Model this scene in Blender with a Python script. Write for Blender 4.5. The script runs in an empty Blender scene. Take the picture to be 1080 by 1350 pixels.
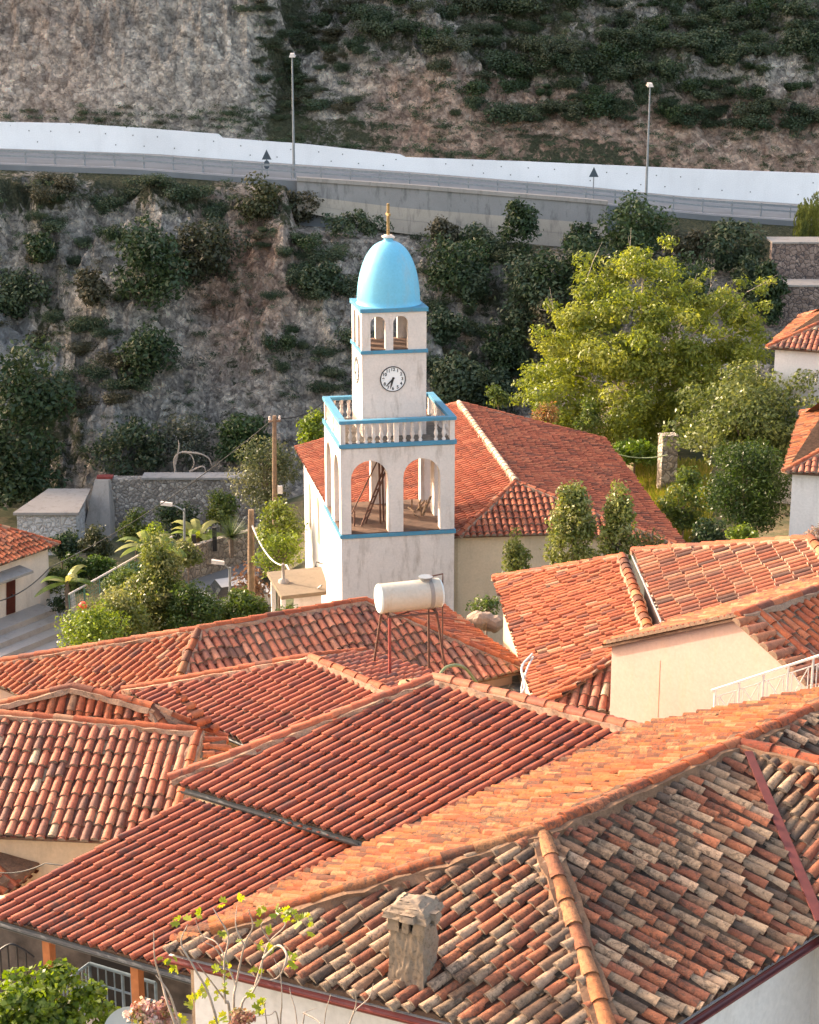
import bpy, bmesh, math, random
import numpy as np
from mathutils import Vector, Matrix
random.seed(7); RNG = np.random.default_rng(7)
R = math.radians
scene = bpy.context.scene

# ------------------------------------------------------------------ camera, sky, sun, exposure
CAM_H = 30.0; FPX = 2400.0; PITCH = R(16)
cam_d = bpy.data.cameras.new('camera'); cam = bpy.data.objects.new('camera', cam_d)
scene.collection.objects.link(cam); scene.camera = cam
cam.location = (0, 0, CAM_H); cam.rotation_euler = (R(90) - PITCH, 0, 0)
cam_d.sensor_fit = 'VERTICAL'; cam_d.sensor_height = 36.0
cam_d.lens = 36.0 * FPX / 1350.0
cam_d.clip_start = 0.5; cam_d.clip_end = 3000
SUN_EL = R(23); SUN_AZ = R(28)            # sun stands to the left, behind the scene
SV = Vector((-math.cos(SUN_AZ) * math.cos(SUN_EL), math.sin(SUN_AZ) * math.cos(SUN_EL), math.sin(SUN_EL)))
world = bpy.data.worlds.new('World'); scene.world = world; world.use_nodes = True
wn = world.node_tree; bg = wn.nodes['Background']
sky = wn.nodes.new('ShaderNodeTexSky'); sky.sky_type = 'NISHITA'; sky.sun_disc = False
sky.sun_elevation = SUN_EL; sky.sun_rotation = math.atan2(SV.x, SV.y); sky.air_density = 0.9; sky.dust_density = 3.5; sky.ozone_density = 0.0
wb = wn.nodes.new('ShaderNodeMix'); wb.data_type = 'RGBA'; wb.blend_type = 'MULTIPLY'; wb.inputs[0].default_value = 1.0
wb.inputs[7].default_value = (1.13, .98, .84, 1); wn.links.new(sky.outputs[0], wb.inputs[6]); wn.links.new(wb.outputs[2], bg.inputs[0]); bg.inputs[1].default_value = 0.15
sun_d = bpy.data.lights.new('sun', 'SUN'); sun_d.energy = 2.0; sun_d.angle = R(0.5); sun_d.color = (1.0, 0.83, 0.64)
sun = bpy.data.objects.new('sun', sun_d); scene.collection.objects.link(sun)
sun.rotation_euler = SV.to_track_quat('Z', 'Y').to_euler(); sun.location = (-60, 40, 60)
scene.render.engine = 'CYCLES'
scene.view_settings.view_transform = 'Standard'; scene.view_settings.look = 'None'
scene.view_settings.gamma = 1.0; scene.view_settings.exposure = 2.25

# ------------------------------------------------------------------ geometry helpers
CAMO = np.array([0, 0, CAM_H])
def ray(px, py):
    r = (px - 540) / FPX; u = (675 - py) / FPX
    return np.array([r, math.cos(PITCH) + u * math.sin(PITCH), -math.sin(PITCH) + u * math.cos(PITCH)])
def UZ(px, py, z):
    d = ray(px, py); return CAMO + d * ((z - CAM_H) / d[2])
def UD(px, py, Y):
    d = ray(px, py); return CAMO + d * (Y / d[1])
def PL(a, b, c):
    a, b, c = map(np.asarray, (a, b, c))
    n = np.cross(b - a, c - a); n = n / np.linalg.norm(n)
    return (n if n[2] > 0 else -n, a)
def UP(px, py, pl):
    n, a = pl; d = ray(px, py); return CAMO + d * (n.dot(a - CAMO) / n.dot(d))
def proj(p):
    q = np.asarray(p, float) - CAMO; f = q[1] * math.cos(PITCH) - q[2] * math.sin(PITCH); u = q[1] * math.sin(PITCH) + q[2] * math.cos(PITCH)
    return 540 + FPX * q[0] / f, 675 - FPX * u / f
def nrm(v):
    v = np.asarray(v, float); return v / (np.linalg.norm(v) + 1e-12)
ZUP = np.array([0, 0, 1.0])

class MB:
    def __init__(s): s.v = []; s.f = []; s.m = []; s.c = []; s.smooth = []
    def face(s, pts, mat=0, col=(1, 1, 1), smooth=False):
        i = len(s.v); s.v.extend([tuple(p) for p in pts]); s.f.append(tuple(range(i, i + len(pts))))
        s.m.append(mat); s.c.append(col); s.smooth.append(smooth)
    def idx(s, pts, faces, mat=0, col=(1, 1, 1), smooth=False):
        i = len(s.v); s.v.extend([tuple(p) for p in pts])
        for f in faces:
            s.f.append(tuple(i + k for k in f)); s.m.append(mat); s.c.append(col); s.smooth.append(smooth)
    def hexa(s, b, t, mat=0, col=(1, 1, 1)):          # b, t: four points each, same winding
        s.idx(list(b) + list(t), [(3, 2, 1, 0), (4, 5, 6, 7), (0, 1, 5, 4), (1, 2, 6, 5), (2, 3, 7, 6), (3, 0, 4, 7)], mat, col)
    def box(s, o, ax, ay, az, mat=0, col=(1, 1, 1)):    # corner + three edge vectors
        o, ax, ay, az = [np.asarray(q, float) for q in (o, ax, ay, az)]
        b = [o, o + ax, o + ax + ay, o + ay]; s.hexa(b, [p + az for p in b], mat, col)
    def cbox(s, c, sx, sy, sz, rz=0, mat=0, col=(1, 1, 1)):
        ca, sa = math.cos(rz), math.sin(rz); ax = np.array([ca, sa, 0]) * sx; ay = np.array([-sa, ca, 0]) * sy; az = ZUP * sz
        s.box(np.asarray(c) - ax / 2 - ay / 2 - az / 2, ax, ay, az, mat, col)
    def prism(s, poly, z0, z1, mat=0, col=(1, 1, 1)):
        n = len(poly); b = [(p[0], p[1], z0) for p in poly]; t = [(p[0], p[1], z1 if np.isscalar(z1) else z1[i]) for i, p in enumerate(poly)]
        s.idx(b + t, [tuple(range(n))[::-1], tuple(range(n, 2 * n))] + [(i, (i + 1) % n, n + (i + 1) % n, n + i) for i in range(n)], mat, col)
    def tube(s, pts, rad, seg=6, mat=0, col=(1, 1, 1), cap=True):
        pts = [np.asarray(p, float) for p in pts]; n = len(pts)
        if np.isscalar(rad): rad = [rad] * n
        V = []; ref = None
        for i, p in enumerate(pts):
            d = nrm(pts[min(i + 1, n - 1)] - pts[max(i - 1, 0)])
            if ref is None: ref = np.array([1.0, 0, 0]) if abs(d[0]) < .8 else np.array([0, 1.0, 0])
            a = nrm(ref - d * d.dot(ref)); ref = a; b = np.cross(d, a)
            for k in range(seg):
                an = 2 * math.pi * k / seg; V.append(p + (a * math.cos(an) + b * math.sin(an)) * rad[i])
        F = [(i * seg + k, i * seg + (k + 1) % seg, (i + 1) * seg + (k + 1) % seg, (i + 1) * seg + k) for i in range(n - 1) for k in range(seg)]
        s.idx(V, F, mat, col, True)
        if cap:
            s.face(V[:seg][::-1], mat, col); s.face(V[-seg:], mat, col)
    def lathe(s, c, prof, seg=10, mat=0, col=(1, 1, 1), smooth=True):
        V = [(c[0] + r * math.cos(2 * math.pi * k / seg), c[1] + r * math.sin(2 * math.pi * k / seg), c[2] + z) for r, z in prof for k in range(seg)]
        F = [(i * seg + k, i * seg + (k + 1) % seg, (i + 1) * seg + (k + 1) % seg, (i + 1) * seg + k) for i in range(len(prof) - 1) for k in range(seg)]
        s.idx(V, F, mat, col, smooth); s.face(V[:seg][::-1], mat, col); s.face(V[-seg:], mat, col)
    def build(s, name, mats, parent=None, origin=None):
        if origin is not None: s.v = [(p[0] - origin[0], p[1] - origin[1], p[2] - origin[2]) for p in s.v]
        me = bpy.data.meshes.new(name); me.from_pydata(s.v, [], s.f)
        for m in (mats if isinstance(mats, (list, tuple)) else [mats]): me.materials.append(m)
        n = len(s.f)
        me.polygons.foreach_set('material_index', s.m); me.polygons.foreach_set('use_smooth', s.smooth)
        at = me.attributes.new('Col', 'FLOAT_COLOR', 'FACE')
        c = np.ones((n, 4), np.float32); c[:, :3] = np.array(s.c, np.float32).reshape(n, 3); at.data.foreach_set('color', c.ravel())
        me.update(); o = link(name, me, parent)
        if origin is not None: o.location = tuple(origin)
        return o
def link(name, me, parent=None):
    o = bpy.data.objects.new(name, me); scene.collection.objects.link(o)
    if parent is not None:
        r = parent
        while r.parent is not None: r = r.parent
        o.parent = parent
        # every mesh keeps world coordinates: only the root has a location of its own
        if parent is r: o.matrix_parent_inverse = Matrix.Translation(-Vector(r.location))
    return o
def tag(o, label=None, cat=None, group=None, kind=None):
    if label: o['label'] = label
    if cat: o['category'] = cat
    if group: o['group'] = group
    if kind: o['kind'] = kind
    return o
def thing(name, loc, label, cat, group=None):
    o = bpy.data.objects.new(name, None); scene.collection.objects.link(o); o.location = tuple(loc); o.empty_display_size = .3
    return tag(o, label, cat, group)
def copy_tree(o, parent=None):
    c = o.copy(); scene.collection.objects.link(c)
    if parent is not None: c.parent = parent
    for ch in list(o.children): copy_tree(ch, c)
    return c

# ------------------------------------------------------------------ noise (numpy)
def _h(i, j, s):
    n = (i * 374761393 + j * 668265263 + s * 1442695041) & 0x7fffffff
    n = ((n ^ (n >> 13)) * 1274126177) & 0x7fffffff
    return ((n ^ (n >> 16)) & 0xffff) / 65535.0
def vnoise(x, y, s=0):
    x = np.asarray(x, float); y = np.asarray(y, float)
    i = np.floor(x).astype(np.int64); j = np.floor(y).astype(np.int64); fx = x - i; fy = y - j
    fx = fx * fx * (3 - 2 * fx); fy = fy * fy * (3 - 2 * fy)
    return (_h(i, j, s) * (1 - fx) + _h(i + 1, j, s) * fx) * (1 - fy) + (_h(i, j + 1, s) * (1 - fx) + _h(i + 1, j + 1, s) * fx) * fy
def fbm(x, y, o=4, s=0):
    r = 0; a = .5
    for k in range(o): r = r + a * vnoise(x * 2 ** k, y * 2 ** k, s + k * 17); a *= .5
    return r
def ridged(x, y, o=4, s=0):
    r = 0; a = .5
    for k in range(o): r = r + a * (1 - np.abs(2 * vnoise(x * 2 ** k, y * 2 ** k, s + k * 13) - 1)); a *= .5
    return r
def sst(a, b, x):
    t = np.clip((np.asarray(x, float) - a) / (b - a), 0, 1); return t * t * (3 - 2 * t)

# ------------------------------------------------------------------ materials
def new_mat(name):
    m = bpy.data.materials.new(name); m.use_nodes = True; return m, m.node_tree.nodes, m.node_tree.links, m.node_tree.nodes['Principled BSDF']
def ramp(N, stops, interp='LINEAR'):
    r = N.new('ShaderNodeValToRGB'); r.color_ramp.interpolation = interp
    while len(r.color_ramp.elements) < len(stops): r.color_ramp.elements.new(.5)
    for e, (p, c) in zip(r.color_ramp.elements, stops): e.position = p; e.color = (*c, 1) if len(c) == 3 else c
    return r
def noise(N, L, scale, detail=4, rough=.55, vec=None, dist=0):
    n = N.new('ShaderNodeTexNoise'); n.inputs['Scale'].default_value = scale; n.inputs['Detail'].default_value = detail
    n.inputs['Roughness'].default_value = rough; n.inputs['Distortion'].default_value = dist
    if vec is not None: L.new(vec, n.inputs['Vector'])
    return n
def mixc(N, L, fac, a, b, mode='MIX'):
    m = N.new('ShaderNodeMix'); m.data_type = 'RGBA'; m.blend_type = mode
    for sock, v in ((m.inputs[0], fac), (m.inputs[6], a), (m.inputs[7], b)):
        if hasattr(v, 'is_linked'): L.new(v, sock)
        else: sock.default_value = v if np.isscalar(v) else (*v, 1)
    return m.outputs[2]
def geo_pos(N): return N.new('ShaderNodeNewGeometry').outputs['Position']
def objco(N): return N.new('ShaderNodeTexCoord').outputs['Object']
def bump(N, L, b, h, strength, dist=.02):
    n = N.new('ShaderNodeBump'); n.inputs['Strength'].default_value = strength; n.inputs['Distance'].default_value = dist
    L.new(h, n.inputs['Height']); L.new(n.outputs[0], b.inputs['Normal'])

def plain(name, col, rough=.6, metal=0, var=.12, scale=3.0, bmp=0):
    m, N, L, b = new_mat(name); v = objco(N); n = noise(N, L, scale, 5, .6, v)
    r = ramp(N, [(.3, tuple(c * (1 - var) for c in col)), (.7, tuple(min(1, c * (1 + var)) for c in col))]); L.new(n.outputs[0], r.inputs[0])
    L.new(r.outputs[0], b.inputs['Base Color']); b.inputs['Roughness'].default_value = rough; b.inputs['Metallic'].default_value = metal
    if bmp: bump(N, L, b, n.outputs[0], bmp)
    return m
def attr_mat(name, rough=.7, stain=None, stain_amt=.5, bmp=.3, scale=6, thr=(.5, .62), spec=.5, lichen=0):
    m, N, L, b = new_mat(name); a = N.new('ShaderNodeAttribute'); a.attribute_name = 'Col'
    v = objco(N); n = noise(N, L, scale, 7, .7, v); nf = noise(N, L, scale * 5, 4, .7, v)
    r = ramp(N, [(.25, (.62, .60, .58)), (.5, (.98, .98, .98)), (.75, (1.28, 1.26, 1.22))]); L.new(n.outputs[0], r.inputs[0])
    c = mixc(N, L, 1.0, a.outputs['Color'], r.outputs[0], 'MULTIPLY')
    rf = ramp(N, [(.3, (.72, .70, .68)), (.6, (1.1, 1.1, 1.1))]); L.new(nf.outputs[0], rf.inputs[0]); c = mixc(N, L, .8, c, mixc(N, L, 1.0, c, rf.outputs[0], 'MULTIPLY'))
    if lichen:
        nl_ = noise(N, L, scale * 2.2, 6, .75, v, .8); rl_ = ramp(N, [(.58, (0, 0, 0)), (.68, (lichen,) * 3)]); L.new(nl_.outputs[0], rl_.inputs[0]); c = mixc(N, L, rl_.outputs[0], c, (.36, .29, .21))
    if stain:
        n2 = noise(N, L, scale * 1.3, 8, .75, v, .6); n3 = noise(N, L, .6, 3, .5, v)
        add = N.new('ShaderNodeMath'); add.operation = 'MULTIPLY_ADD'; L.new(n3.outputs[0], add.inputs[0]); add.inputs[1].default_value = .45; L.new(n2.outputs[0], add.inputs[2])
        rr = ramp(N, [(thr[0] + .22, (0, 0, 0)), (thr[1] + .22, (stain_amt,) * 3)]); L.new(add.outputs[0], rr.inputs[0])
        c = mixc(N, L, rr.outputs[0], c, stain)
    L.new(c, b.inputs['Base Color']); b.inputs['Roughness'].default_value = rough; b.inputs['Specular IOR Level'].default_value = spec
    if bmp:
        ad = N.new('ShaderNodeMath'); ad.operation = 'MULTIPLY_ADD'; L.new(nf.outputs[0], ad.inputs[0]); ad.inputs[1].default_value = .35; L.new(n.outputs[0], ad.inputs[2]); bump(N, L, b, ad.outputs[0], bmp, .02)
    return m
def stucco(name, col, dirt_gap_shade=(.25, .2, .15), amt=.5, rough=.85, streak=True, scale=1.0):
    m, N, L, b = new_mat(name); v = geo_pos(N)
    mp = N.new('ShaderNodeMapping'); mp.inputs['Scale'].default_value = (1, 1, .22 if streak else 1); L.new(v, mp.inputs[0])
    n = noise(N, L, 2.6 * scale, 8, .68, mp.outputs[0]); n2 = noise(N, L, .7 * scale, 4, .6, v); n3 = noise(N, L, 14, 5, .6, v)
    r = ramp(N, [(.52, (0, 0, 0)), (.75, (amt,) * 3)]); L.new(n.outputs[0], r.inputs[0])
    r2 = ramp(N, [(.3, tuple(c * .86 for c in col)), (.7, col)]); L.new(n2.outputs[0], r2.inputs[0])
    c = mixc(N, L, r.outputs[0], r2.outputs[0], dirt_gap_shade)
    r3 = ramp(N, [(.3, (.9, .9, .9)), (.7, (1.04, 1.04, 1.04))]); L.new(n3.outputs[0], r3.inputs[0])
    L.new(mixc(N, L, 1.0, c, r3.outputs[0], 'MULTIPLY'), b.inputs['Base Color']); b.inputs['Roughness'].default_value = rough
    b.inputs['Specular IOR Level'].default_value = .25; bump(N, L, b, n3.outputs[0], .25, .01)
    return m
def leafmat(name, trans=.4, rough=.5):
    m, N, L, b = new_mat(name); a = N.new('ShaderNodeAttribute'); a.attribute_name = 'Col'
    L.new(a.outputs['Color'], b.inputs['Base Color']); b.inputs['Roughness'].default_value = rough; b.inputs['Specular IOR Level'].default_value = .35
    t = N.new('ShaderNodeBsdfTranslucent'); h = N.new('ShaderNodeHueSaturation'); h.inputs['Saturation'].default_value = 1.15; h.inputs['Value'].default_value = 1.5; h.inputs['Hue'].default_value = .485
    L.new(a.outputs['Color'], h.inputs['Color']); L.new(h.outputs[0], t.inputs[0])
    mx = N.new('ShaderNodeMixShader'); mx.inputs[0].default_value = trans; L.new(b.outputs[0], mx.inputs[1]); L.new(t.outputs[0], mx.inputs[2])
    L.new(mx.outputs[0], N['Material Output'].inputs['Surface']); return m
def stonewall(name, c1, c2, mortar, scale=4.0, msize=.06):
    m, N, L, b = new_mat(name); v = geo_pos(N)
    nz = noise(N, L, 3.0, 2, .5, v); vm = N.new('ShaderNodeVectorMath'); vm.operation = 'MULTIPLY_ADD'
    L.new(nz.outputs['Color'], vm.inputs[0]); vm.inputs[1].default_value = (.35,) * 3; L.new(v, vm.inputs[2])
    vo = N.new('ShaderNodeTexVoronoi'); vo.inputs['Scale'].default_value = scale; L.new(vm.outputs[0], vo.inputs['Vector'])
    ve = N.new('ShaderNodeTexVoronoi'); ve.feature = 'DISTANCE_TO_EDGE'; ve.inputs['Scale'].default_value = scale; L.new(vm.outputs[0], ve.inputs['Vector'])
    r = ramp(N, [(0, c1), (1, c2)]); sp = N.new('ShaderNodeSeparateColor'); L.new(vo.outputs['Color'], sp.inputs[0]); L.new(sp.outputs[0], r.inputs[0])
    n = noise(N, L, 9, 6, .65, v); r3 = ramp(N, [(.3, (.65,) * 3), (.7, (1.15,) * 3)]); L.new(n.outputs[0], r3.inputs[0])
    c = mixc(N, L, 1.0, r.outputs[0], r3.outputs[0], 'MULTIPLY')
    e = ramp(N, [(msize * .4, (1, 1, 1)), (msize, (0, 0, 0))]); L.new(ve.outputs['Distance'], e.inputs[0])
    L.new(mixc(N, L, e.outputs[0], c, mortar), b.inputs['Base Color']); b.inputs['Roughness'].default_value = .9
    e2 = ramp(N, [(0, (0, 0, 0)), (.25, (1, 1, 1))]); L.new(ve.outputs['Distance'], e2.inputs[0]); bump(N, L, b, e2.outputs[0], .8, .06)
    return m

M = {}
M['tile_old'] = attr_mat('weathered_terracotta', .85, (.055, .04, .031), .7, .8, 12, (.51, .61), .25, .15)
M['tile_red'] = attr_mat('red_clay_tile', .5, (.045, .026, .02), .7, .25, 5, (.55, .67), .4)
M['tile_orange'] = attr_mat('orange_clay_tile', .75, (.07, .04, .03), .6, .5, 7, (.57, .67), .3, .12)
M['mortar'] = attr_mat('lime_mortar', .95, (.05, .04, .03), .5, .8, 8, (.56, .68), .15)
M['tower_white'] = stucco('tower_whitewash', (.72, .64, .585), (.27, .20, .155), .8)
M['white'] = stucco('whitewash', (.76, .72, .70), (.35, .3, .26), .35)
M['cream'] = stucco('cream_render', (.66, .52, .36), (.36, .27, .18), .45)
M['peach'] = stucco('pale_peach_render', (.46, .325, .28), (.48, .31, .21), .45)
M['far_white'] = stucco('road_wall_paint', (.88, .885, .90), (.5, .5, .5), .25, scale=.25)
M['floor_brown'] = plain('dusty_floor', (.12, .068, .043), .95, 0, .4, 3, .3)
M['blue'] = stucco('blue_paint', (.085, .27, .40), (.17, .15, .12), .65, .6, streak=False, scale=1.6)
M['dome_blue'] = stucco('pale_blue_dome_paint', (.17, .50, .69), (.28, .42, .50), .75, .45, scale=.9)
M['black'] = plain('black_paint', (.02, .02, .022), .5)
M['dark'] = plain('dark_interior', (.025, .022, .02), .9)
M['rust'] = plain('rusty_iron', (.10, .045, .03), .8, 0, .4, 8)
M['rust_red'] = plain('red_oxide_paint', (.20, .032, .026), .6, 0, .2, 6)
M['brass'] = plain('weathered_brass', (.27, .18, .07), .65, .2, .4, 9)
M['concrete'] = stucco('concrete', (.36, .33, .30), (.12, .11, .10), .6)
M['concrete_dark'] = stucco('stained_concrete', (.30, .29, .28), (.07, .07, .07), .8)
M['slab'] = stucco('weathered_slab', (.24, .19, .135), (.12, .10, .07), .7, streak=False)
M['stone'] = stonewall('rubble_stone', (.17, .15, .13), (.42, .38, .33), (.14, .125, .11), 4.2, .10)
M['stone_light'] = stonewall('pale_field_stone', (.30, .25, .20), (.46, .40, .33), (.16, .135, .11), 3.2, .08)
M['stone_red'] = stonewall('reddish_dry_stone', (.17, .12, .10), (.33, .25, .21), (.06, .05, .05), 3.4, .08)
M['stone_white'] = stonewall('whitewashed_stone', (.52, .50, .48), (.66, .64, .62), (.34, .32, .30), 3.5, .06)
M['slate'] = stonewall('slate_slabs', (.13, .14, .14), (.24, .25, .25), (.42, .40, .36), 2.2, .05)
M['chimney'] = stucco('old_chimney_render', (.27, .205, .15), (.055, .042, .032), .95, streak=False, scale=9)
M['wood_pole'] = plain('weathered_timber', (.20, .13, .08), .85, 0, .3, 5)
M['wood_post'] = plain('varnished_timber', (.40, .14, .05), .6, 0, .25, 4)
M['door_red'] = plain('red_brown_door', (.16, .035, .02), .6, 0, .2, 4)
M['grey_metal'] = plain('galvanised_steel', (.26, .28, .30), .5, .5, .15, 5)
M['clock_white'] = plain('clock_face_white', (.80, .79, .78), .5, 0, .04, 3)
M['white_metal'] = plain('white_painted_metal', (.66, .58, .52), .5, 0, .1, 6)
M['grey_gutter'] = plain('dark_grey_gutter', (.045, .05, .055), .45, .2, .15, 5)
M['red_gutter'] = plain('brown_red_gutter', (.15, .03, .025), .45, 0, .15, 5)
M['tank'] = stucco('cream_tank_paint', (.47, .435, .365), (.34, .24, .15), .5, .45, scale=1.4)
M['tank_end'] = plain('pale_tank_end', (.50, .57, .57), .35, 0, .05, 4)
M['band'] = plain('grey_strap', (.22, .20, .18), .6)
M['hose'] = plain('white_hose', (.50, .49, .47), .5)
M['green_hose'] = plain('green_hose', (.18, .22, .10), .5)
M['cable'] = plain('black_cable', (.02, .02, .02), .6)
M['bark'] = plain('grey_bark', (.16, .12, .09), .9, 0, .35, 7, .4)
M['bark_pale'] = plain('pale_bark', (.38, .31, .25), .85, 0, .25, 7, .3)
M['lane'] = stucco('paved_lane', (.24, .24, .245), (.2, .19, .18), .5, streak=False, scale=2)
M['step'] = stucco('concrete_steps', (.42, .38, .35), (.2, .17, .15), .5, streak=False)
M['leaf'] = leafmat('leaf', .38, .38); M['leaf_dark'] = leafmat('dark_leaf', .22); M['leaf_big'] = leafmat('broad_leaf', .45, .4)
M['petal'] = leafmat('petal', .4)
M['glass'] = plain('dark_glass', (.03, .035, .04), .15)
M['car_white'] = plain('white_car_paint', (.42, .42, .43), .35)
M['dish'] = plain('dish_grey', (.42, .43, .42), .5)
M['asphalt'] = plain('asphalt', (.17, .18, .19), .9, 0, .15, .6)
M['sign_back'] = plain('sign_back_grey', (.05, .07, .09), .5)
M['grass'] = leafmat('grass_blade', .4, .6)

# hillside rock: vertex masks R = scrub soil, G = ochre earth, B = pale scree
def hill_mat():
    m, N, L, b = new_mat('limestone_hillside'); v = geo_pos(N)
    a = N.new('ShaderNodeAttribute'); a.attribute_name = 'Col'; s = N.new('ShaderNodeSeparateColor'); L.new(a.outputs['Color'], s.inputs[0])
    n1 = noise(N, L, .22, 8, .7, v, .8); n2 = noise(N, L, 1.5, 9, .75, v, .5); n3 = noise(N, L, 5, 6, .7, v)
    mp = N.new('ShaderNodeMapping'); mp.inputs['Scale'].default_value = (1.0, .9, .6); mp.inputs['Rotation'].default_value = (0, .5, 0); L.new(v, mp.inputs[0])
    rg = noise(N, L, .55, 9, .62, mp.outputs[0], .9); rg.noise_type = 'RIDGED_MULTIFRACTAL'; rg.inputs['Offset'].default_value = .9; rg.inputs['Gain'].default_value = 2.0
    dv = N.new('ShaderNodeVectorMath'); dv.operation = 'MULTIPLY_ADD'; L.new(n2.outputs['Color'], dv.inputs[0]); dv.inputs[1].default_value = (.9,) * 3; L.new(v, dv.inputs[2])
    v1 = N.new('ShaderNodeTexVoronoi'); v1.inputs['Scale'].default_value = 1.5; L.new(dv.outputs[0], v1.inputs['Vector'])
    v2 = N.new('ShaderNodeTexVoronoi'); v2.feature = 'DISTANCE_TO_EDGE'; v2.inputs['Scale'].default_value = 1.5; L.new(dv.outputs[0], v2.inputs['Vector'])
    v3 = N.new('ShaderNodeTexVoronoi'); v3.inputs['Scale'].default_value = 4.2; L.new(dv.outputs[0], v3.inputs['Vector'])
    r1 = ramp(N, [(.28, (.44, .405, .37)), (.45, (.63, .58, .52)), (.6, (.77, .71, .64)), (.78, (.85, .80, .73))]); L.new(n1.outputs[0], r1.inputs[0])
    r2 = ramp(N, [(.34, (.40, .40, .40)), (.45, (.75, .74, .73)), (.54, (1.05, 1.03, 1.0)), (.68, (1.45, 1.42, 1.38))]); L.new(n2.outputs[0], r2.inputs[0])
    rock = mixc(N, L, 1.0, r1.outputs[0], r2.outputs[0], 'MULTIPLY')
    cr = ramp(N, [(.0, (.30,) * 3), (.12, (.75,) * 3), (.5, (1.1,) * 3)]); L.new(rg.outputs[0], cr.inputs[0]); rock = mixc(N, L, .45, rock, mixc(N, L, 1.0, rock, cr.outputs[0], 'MULTIPLY'))
    sc1 = N.new('ShaderNodeSeparateColor'); L.new(v1.outputs['Color'], sc1.inputs[0]); rv1 = ramp(N, [(0, (.72,) * 3), (1, (1.25, 1.24, 1.22))]); L.new(sc1.outputs[0], rv1.inputs[0])
    sc3 = N.new('ShaderNodeSeparateColor'); L.new(v3.outputs['Color'], sc3.inputs[0]); rv3 = ramp(N, [(0, (.62,) * 3), (.5, (1, 1, 1)), (1, (1.38, 1.36, 1.32))]); L.new(sc3.outputs[0], rv3.inputs[0])
    ed = ramp(N, [(0, (.55,) * 3), (.07, (1, 1, 1))]); L.new(v2.outputs['Distance'], ed.inputs[0])
    chunk = mixc(N, L, 1.0, mixc(N, L, 1.0, rv1.outputs[0], rv3.outputs[0], 'MULTIPLY'), ed.outputs[0], 'MULTIPLY')
    rock = mixc(N, L, 1.0, rock, chunk, 'MULTIPLY')
    och = ramp(N, [(.32, (.33, .185, .125)), (.5, (.64, .41, .295)), (.70, (.82, .64, .52))]); L.new(n2.outputs[0], och.inputs[0])
    och_c = mixc(N, L, .8, och.outputs[0], mixc(N, L, 1.0, och.outputs[0], chunk, 'MULTIPLY'))
    ma0 = N.new('ShaderNodeMath'); ma0.operation = 'MULTIPLY'; L.new(s.outputs[1], ma0.inputs[0]); ma0.inputs[1].default_value = .8
    c = mixc(N, L, ma0.outputs[0], rock, och_c)
    sc = ramp(N, [(.35, (.44, .41, .38)), (.65, (.72, .69, .65))]); L.new(n2.outputs[0], sc.inputs[0])
    c = mixc(N, L, s.outputs[2], c, sc.outputs[0])
    ve = ramp(N, [(.35, (.055, .066, .04)), (.6, (.12, .125, .075)), (.75, (.25, .22, .155))]); L.new(n3.outputs[0], ve.inputs[0])
    ma = N.new('ShaderNodeMath'); ma.operation = 'MULTIPLY_ADD'; L.new(n2.outputs[0], ma.inputs[0]); ma.inputs[1].default_value = 2.0; ma.inputs[2].default_value = -1.0
    mb = N.new('ShaderNodeMath'); mb.operation = 'ADD'; L.new(ma.outputs[0], mb.inputs[0]); L.new(s.outputs[0], mb.inputs[1])
    vr = ramp(N, [(.42, (0, 0, 0)), (.6, (1, 1, 1))]); L.new(mb.outputs[0], vr.inputs[0])
    c = mixc(N, L, vr.outputs[0], c, ve.outputs[0])
    L.new(c, b.inputs['Base Color']); b.inputs['Roughness'].default_value = .95; b.inputs['Specular IOR Level'].default_value = .15
    ad = N.new('ShaderNodeMath'); ad.operation = 'MULTIPLY_ADD'; L.new(rg.outputs[0], ad.inputs[0]); ad.inputs[1].default_value = .5; L.new(n2.outputs[0], ad.inputs[2])
    ad2 = N.new('ShaderNodeMath'); ad2.operation = 'MULTIPLY_ADD'; L.new(v1.outputs['Distance'], ad2.inputs[0]); ad2.inputs[1].default_value = -.8; L.new(ad.outputs[0], ad2.inputs[2])
    ad3 = N.new('ShaderNodeMath'); ad3.operation = 'MULTIPLY_ADD'; L.new(v3.outputs['Distance'], ad3.inputs[0]); ad3.inputs[1].default_value = -.45; L.new(ad2.outputs[0], ad3.inputs[2]); bump(N, L, b, ad3.outputs[0], 1.0, .8)
    return m
M['hill'] = hill_mat()
def ground_mat():
    m, N, L, b = new_mat('village_ground'); v = geo_pos(N); n = noise(N, L, .5, 8, .7, v); n2 = noise(N, L, 5, 6, .7, v)
    r = ramp(N, [(.35, (.05, .065, .025)), (.5, (.10, .10, .045)), (.62, (.20, .15, .09)), (.75, (.28, .22, .16))]); L.new(n.outputs[0], r.inputs[0])
    r2 = ramp(N, [(.3, (.6,) * 3), (.7, (1.2,) * 3)]); L.new(n2.outputs[0], r2.inputs[0])
    L.new(mixc(N, L, 1.0, r.outputs[0], r2.outputs[0], 'MULTIPLY'), b.inputs['Base Color']); b.inputs['Roughness'].default_value = 1; bump(N, L, b, n2.outputs[0], .6, .1)
    return m
M['ground'] = ground_mat()

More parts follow.
